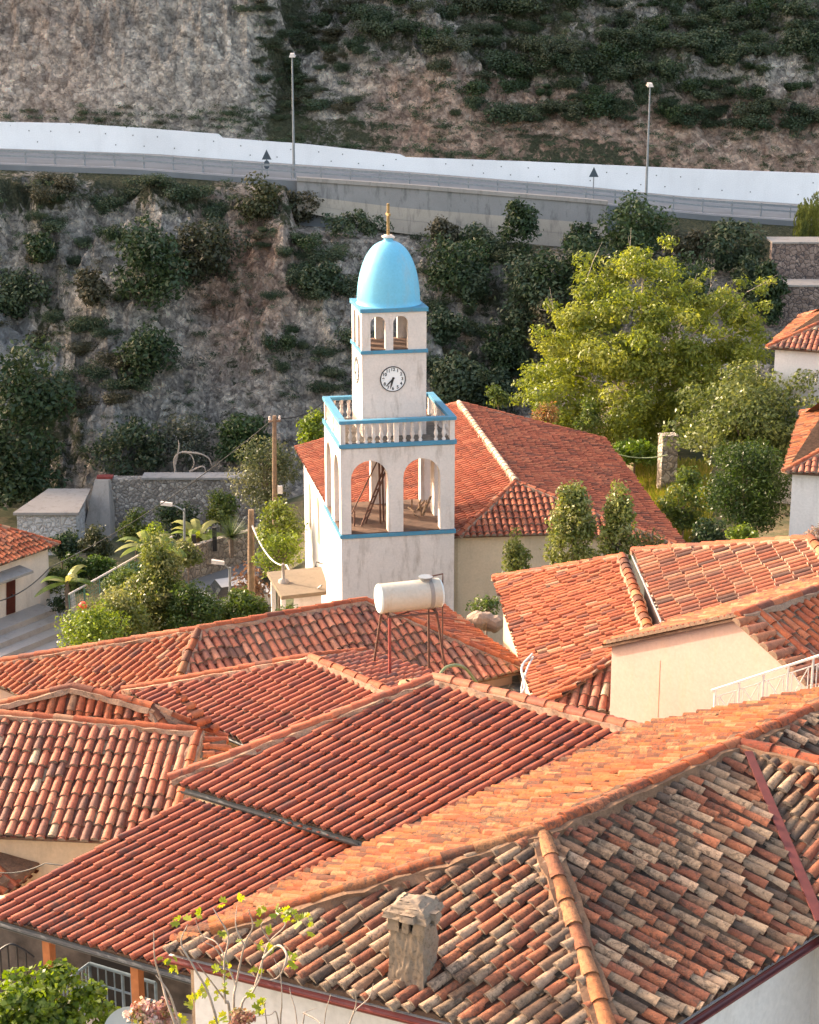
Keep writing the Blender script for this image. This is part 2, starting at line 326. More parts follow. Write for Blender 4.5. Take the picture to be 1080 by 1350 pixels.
# ------------------------------------------------------------------ terrain
YW = 134.0; YE = 123.6; YH = 134.4
_wb = [(-500, 196), (0, 198), (200, 205), (350, 216), (540, 229), (750, 246), (900, 261), (1080, 273), (1600, 305)]
_wp = np.array([UD(p[0], p[1], YW) for p in _wb])
def zroad(x): return np.interp(x, _wp[:, 0], _wp[:, 2])
YA = [-60, 0, 12, 20, 25, 33, 42, 52, 62, 72, 82, 92, 98, 104]
ZL = [24, 18, 16.2, 13.2, 12, 9.6, 7.0, 5, 3.0, .4, -.2, .3, .3, .4]
ZM = [24, 18, 16.2, 13.2, 12, 9.6, 7.5, 5.6, 4.6, 4.2, 3.8, 3.2, 2.4, 2.0]
ZR = [24, 18, 16.4, 14.0, 13.4, 12.5, 11, 9.5, 8.8, 8.6, 8.6, 8.4, 7.8, 8.0]
def village(x, Y):
    a = np.interp(Y, YA, ZL); m = np.interp(Y, YA, ZM); r = np.interp(Y, YA, ZR)
    s1 = sst(-10, -3, x); s2 = sst(6, 12, x)
    return (a * (1 - s1) + m * s1) * (1 - s2) + r * s2
def concrete_mask(x): return sst(-8.3, -7.4, x) * (1 - sst(13.5, 16.5, x))
def terrain(x, Y):
    x = np.asarray(x, float); Y = np.asarray(Y, float); zr = zroad(x)
    v = village(x, np.minimum(Y, 104)); top = zr - .35 - 2.6 * concrete_mask(x)
    t = np.clip((Y - 104) / (YE - 104), 0, 1); t2 = np.where(x < 12, .5 * t + .5 * sst(0.05, .9, t), t)
    c = v + (top - v) * t2
    capz = zr - .35 - 2.6 * concrete_mask(x) - .2 * (1 - t) * 10
    w = sst(0, .12, t) * (1 - sst(.84, .97, t)) * (1 - .88 * sst(15, 19, x))
    c = c + w * ((ridged(x * .16, Y * .20, 6, 3) - .55) * 6.5 + (ridged(x * .8 + Y * .2, Y * .6, 4, 9) - .5) * 2.8)
    c = np.minimum(c, np.maximum(capz, v) + .25)
    # hill above the road
    u = np.maximum(Y - YH, 0)
    le = np.interp(u, [0, 2, 12, 18, 40, 90, 200], [1.2, 6.0, 25, 31, 44, 52, 60])
    ri = np.interp(u, [0, 1.5, 6, 15, 36, 90, 200], [1.2, 3.2, 8, 16, 38, 50, 60])
    edge = -11.2 + (ridged(Y * .12, x * .03, 3, 5) - .5) * 4
    sl = sst(-1.6, 1.6, x - edge)
    g = le * (1 - sl) + ri * sl
    rz = sst(.5, 5, u)
    g = g + rz * ((ridged(x * .13 + 4, Y * .16, 5, 21) - .55) * (5.5 * sl + 3.2 * (1 - sl)) + (ridged(x * .9 + Y * .3, Y * .8, 4, 31) - .5) * (3.6 - 1.2 * sl))
    g = g - sl * (1 - sst(-9, -1, x)) * 2.0 * rz
    g = g + sst(40, 75, np.abs(x + 5)) * sst(5, 40, u) * 14 * (x < 0)  # unseen hill spur left of the view, added to shade cliff and ravine
    z = np.where(Y < YE, c, np.where(Y < YH, zr - .02, zr + g))
    far = sst(60, 160, np.abs(x))
    return z
def tz(x, y): return float(terrain(np.array([x]), np.array([y]))[0])
def tz_px(px, py, y0=70, y1=175):
    d = ray(px, py); Y = np.arange(y0, y1, .2); t = Y / d[1]; x = d[0] * t; z = CAM_H + d[2] * t
    h = terrain(x, Y); k = np.argmax(h > z)
    return np.array([x[k], Y[k], h[k]]) if (h > z).any() else None

def grid_mesh(name, xs, ys, mat, masks=None, smooth=True, parent=None):
    X, Y = np.meshgrid(xs, ys); Z = terrain(X, Y); n, m = X.shape
    me = bpy.data.meshes.new(name); V = np.stack([X, Y, Z], -1).reshape(-1, 3)
    i = np.arange(n * m).reshape(n, m); F = np.stack([i[:-1, :-1], i[:-1, 1:], i[1:, 1:], i[1:, :-1]], -1).reshape(-1, 4)
    me.vertices.add(len(V)); me.vertices.foreach_set('co', V.ravel()); me.loops.add(F.size); me.loops.foreach_set('vertex_index', F.ravel().astype(np.int32))
    me.polygons.add(len(F)); me.polygons.foreach_set('loop_start', np.arange(0, F.size, 4, dtype=np.int32)); me.update(calc_edges=True); me.validate()
    me.polygons.foreach_set('use_smooth', [smooth] * len(F)); me.materials.append(mat)
    if masks is not None:
        c = np.ones((len(V), 4), np.float32); c[:, :3] = masks(V[:, 0], V[:, 1], V[:, 2]); at = me.attributes.new('Col', 'FLOAT_COLOR', 'POINT'); at.data.foreach_set('color', c.ravel())
    return link(name, me)
def gp(c, r, x): return np.exp(-((x - c) / r) ** 2)
def hill_masks(x, Y, z):
    zr = zroad(x); up = Y > 130; dz = z - zr
    nz = fbm(x * .18, Y * .18 + z * .1, 4, 51) - .47
    e = x + 11.2
    veg = np.where(up, sst(-1, 2, e) * (sst(5.5, 9, dz + nz * 8) * .40 + .03), .16 + .42 * sst(-16, -24, x) * (dz < -8) + .38 * sst(0, 6, x))
    veg = veg + np.where(up, .42 * (dz < 3.4) * sst(-3, 0, e) + .5 * gp(-9.0, 1.3, x) * (dz < 12), .45 * (dz > -2.2))
    veg = veg + nz * .9
    och = np.where(up, sst(-6, 0, x) * (1 - sst(6, 9, dz + nz * 6)) * .9, 1.5 * gp(-10.8, 3.2, x + nz * 6) * gp(-5.5, 4.5, dz))
    och = och + np.where(up & (x < -11), .5 * gp(-26, 6, x + nz * 10), 0)
    path = -20.5 + 2.2 * np.sin((Y - 104) * .5) + (Y - 108) * -.35
    path2 = -25.6 + (Y - 112) * -.3
    pal = np.where(up, 0, (1 - sst(.35, 1.2, np.abs(x - path) + nz * 3)) * (Y > 104) * (Y < 117) + (1 - sst(.5, 1.3, np.abs(x - path2) + nz * 3)) * (Y > 109) * (Y < 119) + .7 * (1 - sst(.2, .9, np.abs(x - 1.5 - (Y - 112) * .3) + nz * 3)) * (Y < 119))
    veg = veg - 1.5 * pal
    return np.stack([np.clip(veg, 0, 1), np.clip(och + nz * .4 * (och > .1), 0, 1), np.clip(pal, 0, 1)], -1)

hx = np.concatenate([np.arange(-300, -40, 6), np.arange(-40, 40, .24), np.arange(40, 301, 6)])
tag(grid_mesh('cliff', hx, np.arange(104, YE + .01, .22), M['hill'], hill_masks, False), kind='structure')
tag(grid_mesh('hillside', hx, np.concatenate([np.arange(YH, 160, .22), np.arange(160, 200, 2), np.arange(200, 420, 20)]), M['hill'], hill_masks, False), kind='structure')
tag(grid_mesh('ground', np.concatenate([np.arange(-300, -40, 10), np.arange(-40, 40, 1.0), np.arange(40, 301, 10)]), np.concatenate([np.arange(-60, 0, 6), np.arange(0, 104.1, 1.0)]), M['ground']), kind='structure')

# ------------------------------------------------------------------ road on the hillside
xs = np.arange(-120, 121, 2.0)
def strip(mb, y0, y1, dz0, dz1, mat=0, xr=xs):
    for a, b in zip(xr[:-1], xr[1:]):
        mb.face([(a, y0, zroad(a) + dz0), (b, y0, zroad(b) + dz0), (b, y1, zroad(b) + dz1), (a, y1, zroad(a) + dz1)], mat)
mb = MB(); strip(mb, YE, YH, 0, 0); strip(mb, YE, YE, -3.2, 0)
tag(mb.build('road', M['asphalt']), kind='structure')
mb = MB(); strip(mb, 124.6, 124.72, .006, .006)
tag(mb.build('road_marking', plain('road_paint', (.6, .6, .6), .8, 0, .3, 2)), kind='structure')
mb = MB(); strip(mb, 132.6, 134.0, .13, .13); strip(mb, 132.6, 132.6, 0, .13)
tag(mb.build('pavement', M['concrete']), kind='structure')
# white retaining wall with weep holes
_wt = [(-500, 150), (0, 161), (100, 163), (200, 170), (288, 177), (293, 182), (400, 190), (528, 204), (535, 207.5), (700, 213.5), (900, 222.5), (1080, 229), (1600, 250)]
wt = np.array([UD(p[0], p[1], YW) for p in _wt])
wall_t = thing('roadside_wall', (0, YW, zroad(0)), 'long white painted retaining wall along the far side of the hillside road', 'wall')
mb = MB(); hol = MB()
for i in range(len(_wt) - 1):
    n = max(1, int((wt[i + 1, 0] - wt[i, 0]) / 2))
    for k in range(n):
        a = wt[i, 0] + (wt[i + 1, 0] - wt[i, 0]) * k / n; b = wt[i, 0] + (wt[i + 1, 0] - wt[i, 0]) * (k + 1) / n
        za, zb = np.interp(a, wt[:, 0], wt[:, 2]), np.interp(b, wt[:, 0], wt[:, 2])
        p = [(a, YW, zroad(a) - .1), (b, YW, zroad(b) - .1), (b, YW + .6, zroad(b) - .1), (a, YW + .6, zroad(a) - .1)]
        t = [(a, YW, za), (b, YW, zb), (b, YW + .45, zb), (a, YW + .45, za)]
        mb.idx(p + t, [(0, 1, 5, 4), (4, 5, 6, 7), (2, 3, 7, 6), (1, 2, 6, 5), (3, 0, 4, 7)])
for x in np.arange(-40, 40, 1.9):
    for f in (.34, .72):
        if random.random() < .6:
            xx = x + random.uniform(-.3, .3) + (.9 if f > .5 else 0); zt = np.interp(xx, wt[:, 0], wt[:, 2]); z = zroad(xx) + (zt - zroad(xx)) * f
            hol.tube([(xx, YW - .03, z), (xx, YW + .02, z)], .042, 8)
mb.build('wall_body', M['far_white'], wall_t); hol.build('drain_hole', M['dark'], wall_t)
# concrete retaining wall holding the road
cw = thing('concrete_retaining_wall', (2, YE, zroad(2) - 2.6), 'streaked grey concrete retaining wall holding up the road edge', 'wall')
mb = MB(); x0, x1 = UD(392, 250, YE)[0], UD(800, 290, YE)[0]
cx = np.linspace(x0, x1, 14)
for a, b in zip(cx[:-1], cx[1:]):
    h = lambda x: zroad(x) - (1.9 + 1.1 * min(1, (x - x0) / 7))
    mb.hexa([(a, YE - .55, h(a)), (b, YE - .55, h(b)), (b, YE + .3, h(b)), (a, YE + .3, h(a))], [(a, YE - .3, zroad(a) + .05), (b, YE - .3, zroad(b) + .05), (b, YE + .3, zroad(b) + .05), (a, YE + .3, zroad(a) + .05)])
mb.build('wall_body', M['concrete_dark'], cw)
mb = MB()
for a, b in zip(cx[:-1], cx[1:]):
    f_ = lambda x, k: zroad(x) - .3 - k * (zroad(x) - .3 - h(x)); y_ = lambda k: YE - .3 - .25 * k - .035
    for k0, k1 in ((.36, .66), (.67, 1.0)):
        mb.hexa([(a, y_(k1), f_(a, k1)), (b, y_(k1), f_(b, k1)), (b, YE, f_(b, k1)), (a, YE, f_(a, k1))], [(a, y_(k0), f_(a, k0)), (b, y_(k0), f_(b, k0)), (b, YE, f_(b, k0)), (a, YE, f_(a, k0))])
mb.build('formwork_band', stucco('board_marked_concrete', (.46, .40, .33), (.14, .13, .12), .8), cw)
mb = MB()
for a, b in zip(cx[:-1], cx[1:]): mb.hexa([(a, YE - .42, zroad(a) + .054), (b, YE - .42, zroad(b) + .054), (b, YE + .3, zroad(b) + .054), (a, YE + .3, zroad(a) + .054)], [(a, YE - .42, zroad(a) + .3), (b, YE - .42, zroad(b) + .3), (b, YE + .3, zroad(b) + .3), (a, YE + .3, zroad(a) + .3)])
mb.build('coping', M['concrete'], cw)
# guard rail
gr = thing('guard_rail', (0, 125, zroad(0)), 'galvanised steel crash barrier along the near edge of the hillside road', 'guard rail')
mb = MB(); gx = np.arange(-60, 60.1, 2.0)
for zc, hh in ((.72, .15), (.40, .12)):
    for a, b in zip(gx[:-1], gx[1:]):
        mb.hexa([(a, 125, zroad(a) + zc), (b, 125, zroad(b) + zc), (b, 125.06, zroad(b) + zc), (a, 125.06, zroad(a) + zc)], [(a, 125, zroad(a) + zc + hh), (b, 125, zroad(b) + zc + hh), (b, 125.06, zroad(b) + zc + hh), (a, 125.06, zroad(a) + zc + hh)])
mb.build('rail', M['grey_metal'], gr)
for x in gx[1::1]:
    if -34 < x < 34:
        p = MB(); p.cbox((x, 125.12, zroad(x) + .45), .09, .12, .92); p.build('post', M['grey_metal'], gr)
# street lamps and signs on the road
def lamp_tall(px, py0, py1, label):
    Y = 125.6; b = UD(px, py1, Y); b[2] = zroad(b[0]); top = UD(px, py0, Y)[2]
    t = thing('street_lamp', b, label, 'street lamp', 'tall lamps along the hillside road')
    p = MB(); p.tube([b, (b[0], Y, b[2] + 3), (b[0], Y, top)], [.10, .08, .055], 8); p.build('pole', M['grey_metal'], t)
    p = MB(); p.tube([(b[0], Y, top), (b[0] + .0, Y + .5, top + .12), (b[0], Y + 1.0, top + .12)], [.05, .045, .04], 6); p.build('arm', M['grey_metal'], t)
    p = MB(); p.hexa([(b[0] - .2, Y - .25, top + .02), (b[0] + .22, Y - .25, top + .02), (b[0] + .22, Y + .55, top + .1), (b[0] - .2, Y + .55, top + .1)], [(b[0] - .12, Y - .2, top + .24), (b[0] + .14, Y - .2, top + .24), (b[0] + .14, Y + .5, top + .3), (b[0] - .12, Y + .5, top + .3)]); p.build('lamp_head', M['white_metal'], t)
lamp_tall(388, 76, 240, 'tall grey street lamp standing by the road left of the tower cross'); lamp_tall(852, 115, 256, 'tall grey street lamp standing by the road above the yellow-green tree')
def road_sign(px, pyt, pyb, rnd, label):
    Y = 126; b = UD(px, pyb, Y); b[2] = zroad(b[0]); top = UD(px, pyt, Y)[2]
    t = thing('road_sign', b, label, 'road sign'); x = b[0]
    p = MB(); p.tube([b, (x, Y, top)], .04, 8); p.build('pole', M['grey_metal'], t)
    s = .33; p = MB(); tr = [(x - s, Y - .06, top - 2 * s * .95), (x + s, Y - .06, top - 2 * s * .95), (x, Y - .06, top + .05)]
    p.idx(tr + [(q[0], q[1] + .03, q[2]) for q in tr], [(0, 1, 2), (5, 4, 3), (0, 3, 4, 1), (1, 4, 5, 2), (2, 5, 3, 0)]); p.build('triangle_plate', M['sign_back'], t)
    if rnd:
        p = MB(); zc = top - 2 * s * .95 - .34; c = [(x + .2 * math.cos(a), Y - .06, zc + .3 * math.sin(a)) for a in np.linspace(0, 2 * math.pi, 20, endpoint=False)]
        p.idx(c + [(q[0], q[1] + .03, q[2]) for q in c], [tuple(range(20)), tuple(range(39, 19, -1))] + [(i, 20 + i, 20 + (i + 1) % 20, (i + 1) % 20) for i in range(20)]); p.build('round_plate', M['sign_back'], t)
road_sign(352, 198, 222, True, 'dark road sign with a triangle above a round plate'); road_sign(782, 221, 262, False, 'dark triangular road sign on a thin pole')

# ------------------------------------------------------------------ tiles
PAL_OLD = [((.34, .235, .155), 17), ((.24, .165, .11), 16), ((.105, .074, .056), 9), ((.30, .108, .057), 26), ((.205, .075, .045), 20), ((.37, .25, .17), 8), ((.20, .118, .075), 18)]
PAL_LIT = [((.275, .092, .030), 30), ((.24, .066, .025), 28), ((.31, .145, .066), 14), ((.125, .046, .025), 15), ((.265, .108, .048), 13)]
PAL_RED = [((.28, .066, .030), 40), ((.245, .055, .026), 30), ((.31, .082, .038), 26), ((.18, .043, .024), 12)]
PAL_MID = [((.355, .096, .038), 40), ((.295, .074, .032), 30), ((.375, .125, .058), 18), ((.18, .06, .036), 11), ((.38, .20, .115), 3)]
PAL_E = [((.38, .13, .075), 40), ((.32, .10, .06), 24), ((.42, .18, .11), 14), ((.16, .075, .055), 10), ((.44, .32, .21), 5), ((.24, .10, .07), 10), ((.28, .12, .075), 10)]
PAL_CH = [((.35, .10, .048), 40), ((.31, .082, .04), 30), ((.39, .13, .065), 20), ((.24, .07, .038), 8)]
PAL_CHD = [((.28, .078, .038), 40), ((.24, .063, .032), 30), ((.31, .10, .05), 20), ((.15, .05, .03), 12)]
PAL_STRIPE = [((.27, .098, .05), 28), ((.235, .07, .036), 28), ((.31, .16, .095), 16), ((.145, .056, .036), 16), ((.095, .046, .033), 10)]
def pick(pal):
    r = random.random() * sum(w for _, w in pal)
    for c, w in pal:
        r -= w
        if r <= 0: break
    f = random.uniform(.86, 1.14); return tuple(min(1, k * f) for k in c)
def lay(mb, poly, e0, e1, pal, sp=.21, ex=.34, r=.086, jit=.3, seg=5, endcol=(.24, .19, .15), over=.06, roof_dn=.05, dirt_gap_shade=.5, ax=None, rf=.40, step=1.0):
    sag = .05 * jit if jit < .5 else .045
    """barrel tiles over pans on one roof slope; e0->e1 runs level along the eave"""
    poly = [np.asarray(p, float) for p in poly]; e0 = np.asarray(e0, float); e1 = np.asarray(e1, float)
    pl = None; best = 0
    for k in range(2, len(poly)):
        n = np.cross(poly[1] - poly[0], poly[k] - poly[0])
        if np.linalg.norm(n) > best: best = np.linalg.norm(n); pl = nrm(n)
    N = pl if pl[2] > 0 else -pl
    U = e1 - e0; U = nrm(U - N * N.dot(U)); V = np.cross(N, U)
    if V[2] < 0: U = -U; V = -V
    Vp = V
    if ax is not None:                  # rafters need not stand square to the eave
        c_ = sum(poly) / len(poly); cx_, cy_ = proj(c_); V = nrm(UP(cx_ + ax[0], cy_ + ax[1], (N, c_)) - UP(cx_, cy_, (N, c_)))
        if V.dot(Vp) < 0: V = -V
    kb = V.dot(Vp); ka = V.dot(U); X = nrm(U - V * U.dot(V))
    P2 = [((p - e0).dot(U) - (p - e0).dot(Vp) / kb * ka, (p - e0).dot(Vp) / kb) for p in poly]
    # roof deck under the tiles
    top = [p + N * .005 for p in poly]; bot = [p - ZUP * roof_dn for p in poly]; n = len(poly)
    mb.idx(top + bot, [tuple(range(n)), tuple(range(n, 2 * n))[::-1]] + [(i, (i + 1) % n, n + (i + 1) % n, n + i) for i in range(n)], 1, (.16, .10, .07))
    us = [q[0] for q in P2]; vmin0 = min(q[1] for q in P2); u0, u1 = min(us), max(us)
    nc = int((u1 - u0) / sp); ang = [math.pi * k / seg for k in range(seg + 1)]
    def span(u):
        vs = []
        for (a, b), (c, d) in zip(P2, P2[1:] + P2[:1]):
            if (a - u) * (c - u) <= 0 and a != c: vs.append(b + (d - b) * (u - a) / (c - a))
        return (min(vs), max(vs)) if len(vs) >= 2 else None
    W = lambda u, v, h, x=0.0: e0 + U * u + V * v + N * h + X * x
    spx = sp * U.dot(X); r = min(r, rf * spx)
    for i in range(nc + 1):
        uc = u0 + (i + .5) * sp + random.uniform(-.02, .02) * jit
        for pan in (0, 1):
            uu = uc + (sp / 2 if pan else 0)
            s_ = span(uu)
            if s_ is None: continue
            va, vb = s_; cj = random.uniform(-.35, .35) * jit * ex
            k0 = int(math.floor((va - vmin0) / ex)) - 1; k1 = int(math.ceil((vb - vmin0) / ex)) + 1
            for k in range(k0, k1 + 1):
                lo = vmin0 + k * ex + (cj if k > 0 else 0) + random.uniform(-.04, .04) * jit; hi = vmin0 + (k + 1) * ex + cj + .05
                lo = max(lo, va - over); hi = min(hi, vb)
                if hi - lo < .10: continue
                col = pick(pal); sg = sag * (float(vnoise(uc * .8 + 3, lo * .8 + 5, 41)) - .5) * 2
                if not pan and jit > .5 and random.random() < .05: lo -= random.uniform(.02, .07)
                if pan:
                    rp = spx / 2 - r * .45; q = []
                    c2 = tuple(c * dirt_gap_shade for c in col)  # pan colour darkened to paint in the shade between cover tiles
                    for vv, h in ((lo, .034 + sg), (hi, .018 + sg)):
                        for a in (0, .33, .67, 1): q.append(W(uu, vv, h + .026 * (2 * a - 1) ** 2, rp * (2 * a - 1)))
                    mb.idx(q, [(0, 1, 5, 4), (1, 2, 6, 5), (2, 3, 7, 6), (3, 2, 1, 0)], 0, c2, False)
                else:
                    du = random.uniform(-.018, .018) * jit; dd = random.uniform(-.02, .02) * jit; dh = random.uniform(-.006, .014) * jit
                    rr = r * (1 + random.uniform(-.06, .06) * jit); q = []
                    for vv, h, rk, ud in ((lo, .012 + .028 * step + dh + sg, rr * (1 + .06 * step), du), (hi, .008 + dh + sg, rr * (1 - .14 * step), du + dd)):
                        for a in ang: q.append(W(uc + ud, vv, h + rk * .95 * math.sin(a), rk * math.cos(a)))
                    m = seg + 1
                    mb.idx(q, [(a, a + 1, m + a + 1, m + a) for a in range(seg)], 0, col, True)
                    mb.face(q[:m][::-1], 0, endcol if jit > .25 else tuple(c * .55 for c in col))
                    # lip of the tile
    return N, U, V
def caps(mb, p, q, pal, r=.115, Lt=.42, jit=.4, bed=True, lift=.07, seg=6, mcol=(1, 1, 1)):
    """half-round ridge tiles bedded in mortar from p (low) to q (high)"""
    p = np.asarray(p, float); q = np.asarray(q, float); L = np.linalg.norm(q - p); d = (q - p) / L
    s = nrm(np.cross(d, ZUP)); up = np.cross(s, d)
    if up[2] < 0: up = -up
    n = max(1, int(round(L / Lt))); st = L / n
    if bed:
        B = []; nn = n * 2; mcol = tuple(a * b for a, b in zip(mcol, (.33, .215, .15)))
        for k in range(nn + 1):
            c = p + d * (L * k / nn)
            for a, w, h in ((-1, .165, -.03), (-.7, .135, .07), (.7, .135, .07), (1, .165, -.03)):
                B.append(c + s * (np.sign(a) * w * random.uniform(.8, 1.3)) + up * (h + random.uniform(-.02, .02)))
        mb.idx(B, [(4 * k + j, 4 * k + j + 1, 4 * k + 5 + j, 4 * k + 4 + j) for k in range(nn) for j in range(3)] + [(0, 1, 2, 3), (4 * nn + 3, 4 * nn + 2, 4 * nn + 1, 4 * nn)], 1, mcol, False)
    ang = [math.pi * (k / seg) for k in range(seg + 1)]
    for k in range(n):
        a0 = p + d * (st * k - .02); a1 = p + d * (st * (k + 1) + .05)
        j = random.uniform(-.014, .014) * jit; jh = random.uniform(-.01, .012) * jit; Q = []
        for c, rr, h in ((a0, r * 1.05, lift), (a1, r * .88, lift - .012)):
            for a in ang: Q.append(c + s * (rr * math.cos(a) + j) + up * (h + jh + rr * .9 * math.sin(a)))
        m = seg + 1; col = pick(pal)
        mb.idx(Q, [(a, a + 1, m + a + 1, m + a) for a in range(seg)], 0, col, True); mb.face(Q[:m][::-1], 0, tuple(c * .6 for c in col)); mb.face(Q[m:], 0, tuple(c * .6 for c in col))
def gutter(p, q, mat, parent, r=.07, out=None, drop=.05):
    p = np.asarray(p, float) - ZUP * drop; q = np.asarray(q, float) - ZUP * drop; d = nrm(q - p); s = nrm(np.cross(d, ZUP))
    if out is not None and s.dot(np.asarray(out)) < 0: s = -s
    mb = MB(); V = []
    for c in (p, q):
        for a in np.linspace(math.pi, 2 * math.pi, 7): V.append(c + s * (r + r * math.cos(a)) + ZUP * r * math.sin(a))
        for a in np.linspace(2 * math.pi, math.pi, 7): V.append(c + s * (r + (r - .012) * math.cos(a)) + ZUP * ((r - .012) * math.sin(a)))
    mb.idx(V, [(i, (i + 1) % 14, 14 + (i + 1) % 14, 14 + i) for i in range(14)] + [tuple(range(14))[::-1], tuple(range(14, 28))])
    return mb.build('gutter', mat, parent)
def inset(poly, d):
    """shrink a plan polygon towards its inside by d"""
    P = [np.array([p[0], p[1]]) for p in poly]; n = len(P); A = sum(P[i][0] * P[(i + 1) % n][1] - P[(i + 1) % n][0] * P[i][1] for i in range(n)); sg = 1 if A > 0 else -1
    out = []
    for i in range(n):
        a, b, c = P[i - 1], P[i], P[(i + 1) % n]; d1 = (b - a) / np.linalg.norm(b - a); d2 = (c - b) / np.linalg.norm(c - b)
        n1 = sg * np.array([-d1[1], d1[0]]); n2 = sg * np.array([-d2[1], d2[0]]); k = 1 + n1.dot(n2)
        out.append(b + (n1 + n2) * d / max(k, .25))
    return out
def walls(poly, zt, zb, mat, parent, ins=.22, name='wall'):
    mb = MB(); P = inset(poly, ins); mb.prism([(p[0], p[1]) for p in P], zb, zt); return mb.build(name, mat, parent), P
def house(name, loc, label, cat='house'):
    return thing(name, loc, label, cat)
tl = [M['tile_old'], M['mortar']]; tr_ = [M['tile_red'], M['mortar']]; to = [M['tile_orange'], M['mortar']]

# ------------------------------------------------------------------ near house with the weathered hip roof (bottom right)
ze, zr_ = 20.0, 21.0
aL, aB = UZ(222, 1251, ze), UZ(812, 1397, ze)
aT, aV = UZ(715, 1100, zr_), UZ(978, 985, zr_); p2 = PL(aB, UZ(1080, 1245, ze), aT)
aR = UZ(1190, 1183, ze); aRE = UZ(1170, 895, zr_); aW = UZ(1190, 1038, zr_)
aQ = UZ(1128, 1312, ze); aQ = UP(1080, 1224, p2); aQ2 = aV + (aQ - aV) * 1.0
p5 = PL(aL, aT, aV); bk = [UP(860, 958, p5), UP(1180, 893, p5)]
hA = house('tiled_house', ((aL[0] + aR[0]) / 2, 18.5, 16), 'nearest house with a patchy lichen-grey and red hip roof and stone chimney')
mb = MB(); lay(mb, [aL, aB, aT], aL, aB, PAL_OLD, .155, .285, .064, .9, 6, (.24, .19, .15), dirt_gap_shade=.28, ax=(100, -80), rf=.455)
n2, U2, V2 = lay(mb, [aB, aQ, aV, aT], aB, aQ, PAL_OLD, .168, .285, .064, .9, 6, (.24, .17, .13), dirt_gap_shade=.28, ax=(-90, -54), rf=.455)
lay(mb, [aV, aRE, UP(1190, 1040, p2)], aV, aRE, PAL_OLD, .168, .285, .064, .9, 6, dirt_gap_shade=.28, ax=(-90, -54), rf=.455)
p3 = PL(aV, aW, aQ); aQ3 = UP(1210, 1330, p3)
lay(mb, [aQ, aQ3, aW, aV], aV, aW, PAL_OLD, .16, .30, .066, .9, 6, dirt_gap_shade=.28, ax=(85, -105), rf=.455)
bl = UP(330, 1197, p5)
lay(mb, [aL, aT, aV, aRE, bk[1], bk[0], UP(480, 1124, p5), bl], UP(480, 1128, p5), bk[0], PAL_LIT, .165, .285, .068, 1.3, 6, (.16, .09, .06), dirt_gap_shade=.2, rf=.36, step=1.3)
rA = mb.build('roof', tl, hA)
mb = MB()
caps(mb, aL + (aT - aL) * .12, aT, PAL_LIT, .092, .36, .8, True, .055, 6, (.6, .55, .5)); caps(mb, aT, aRE, PAL_MID, .092, .36, .8, True, .055, 6, (.6, .55, .5))
caps(mb, aB, aT - nrm(aT - aB) * .05, [((.33, .125, .052), 30), ((.36, .16, .075), 20), ((.28, .11, .06), 20)], .090, .34, .8, True, .055, 6, (.6, .55, .5)); caps(mb, aW, aV + nrm(aW - aV) * .05, PAL_RED, .092, .36, .5, True, .055, 6, (.6, .55, .5))
mb.build('ridge_tile', tl, rA)
mb = MB(); vd = nrm(aQ - aV); sd = nrm(np.cross(vd, ZUP)); nv = np.cross(sd, vd); nv = nv if nv[2] > 0 else -nv
q0, q1 = aV + vd * .22, aQ
mb.hexa([q0 - sd * .05 + nv * .10, q1 - sd * .06 + nv * .10, q1 + sd * .06 + nv * .10, q0 + sd * .05 + nv * .10], [q0 - sd * .05 + nv * .13, q1 - sd * .06 + nv * .13, q1 + sd * .06 + nv * .13, q0 + sd * .05 + nv * .13])
mb.build('valley_flashing', plain('red_flashing', (.11, .022, .018), .65, 0, .3, 6), rA)
gA = nrm(np.cross(aB - aL, ZUP)); gA = gA if gA[1] < 0 else -gA
gutter(aL + gA * .03, aB + gA * .03, M['red_gutter'], hA, .055, gA, .06)
gR = nrm(np.cross(aQ - aB, ZUP)); gR = gR if gR[0] > 0 else -gR
gutter(aB + gR * .03, aQ + gR * .03, M['red_gutter'], hA, .055, gR, .06)
mb = MB(); mb.box(aL - ZUP * .12 - gA * .22, (aB - aL), gA * .22, ZUP * .045); dR = aQ - aB; mb.box(aB - ZUP * .12 - gR * .22, dR, gR * .22, ZUP * .045)
mb.build('eave_board', M['white'], hA)
foot = [aL, aB, aQ, aQ3 * [1, 1, 1], aW, bk[1], UP(480, 1128, p5)]
wallA, _ = walls(foot, [min(q[2], ze) - (.13 if i_ < 4 else .35) for i_, q in enumerate(foot)], 15.5, M['white'], hA, .17)
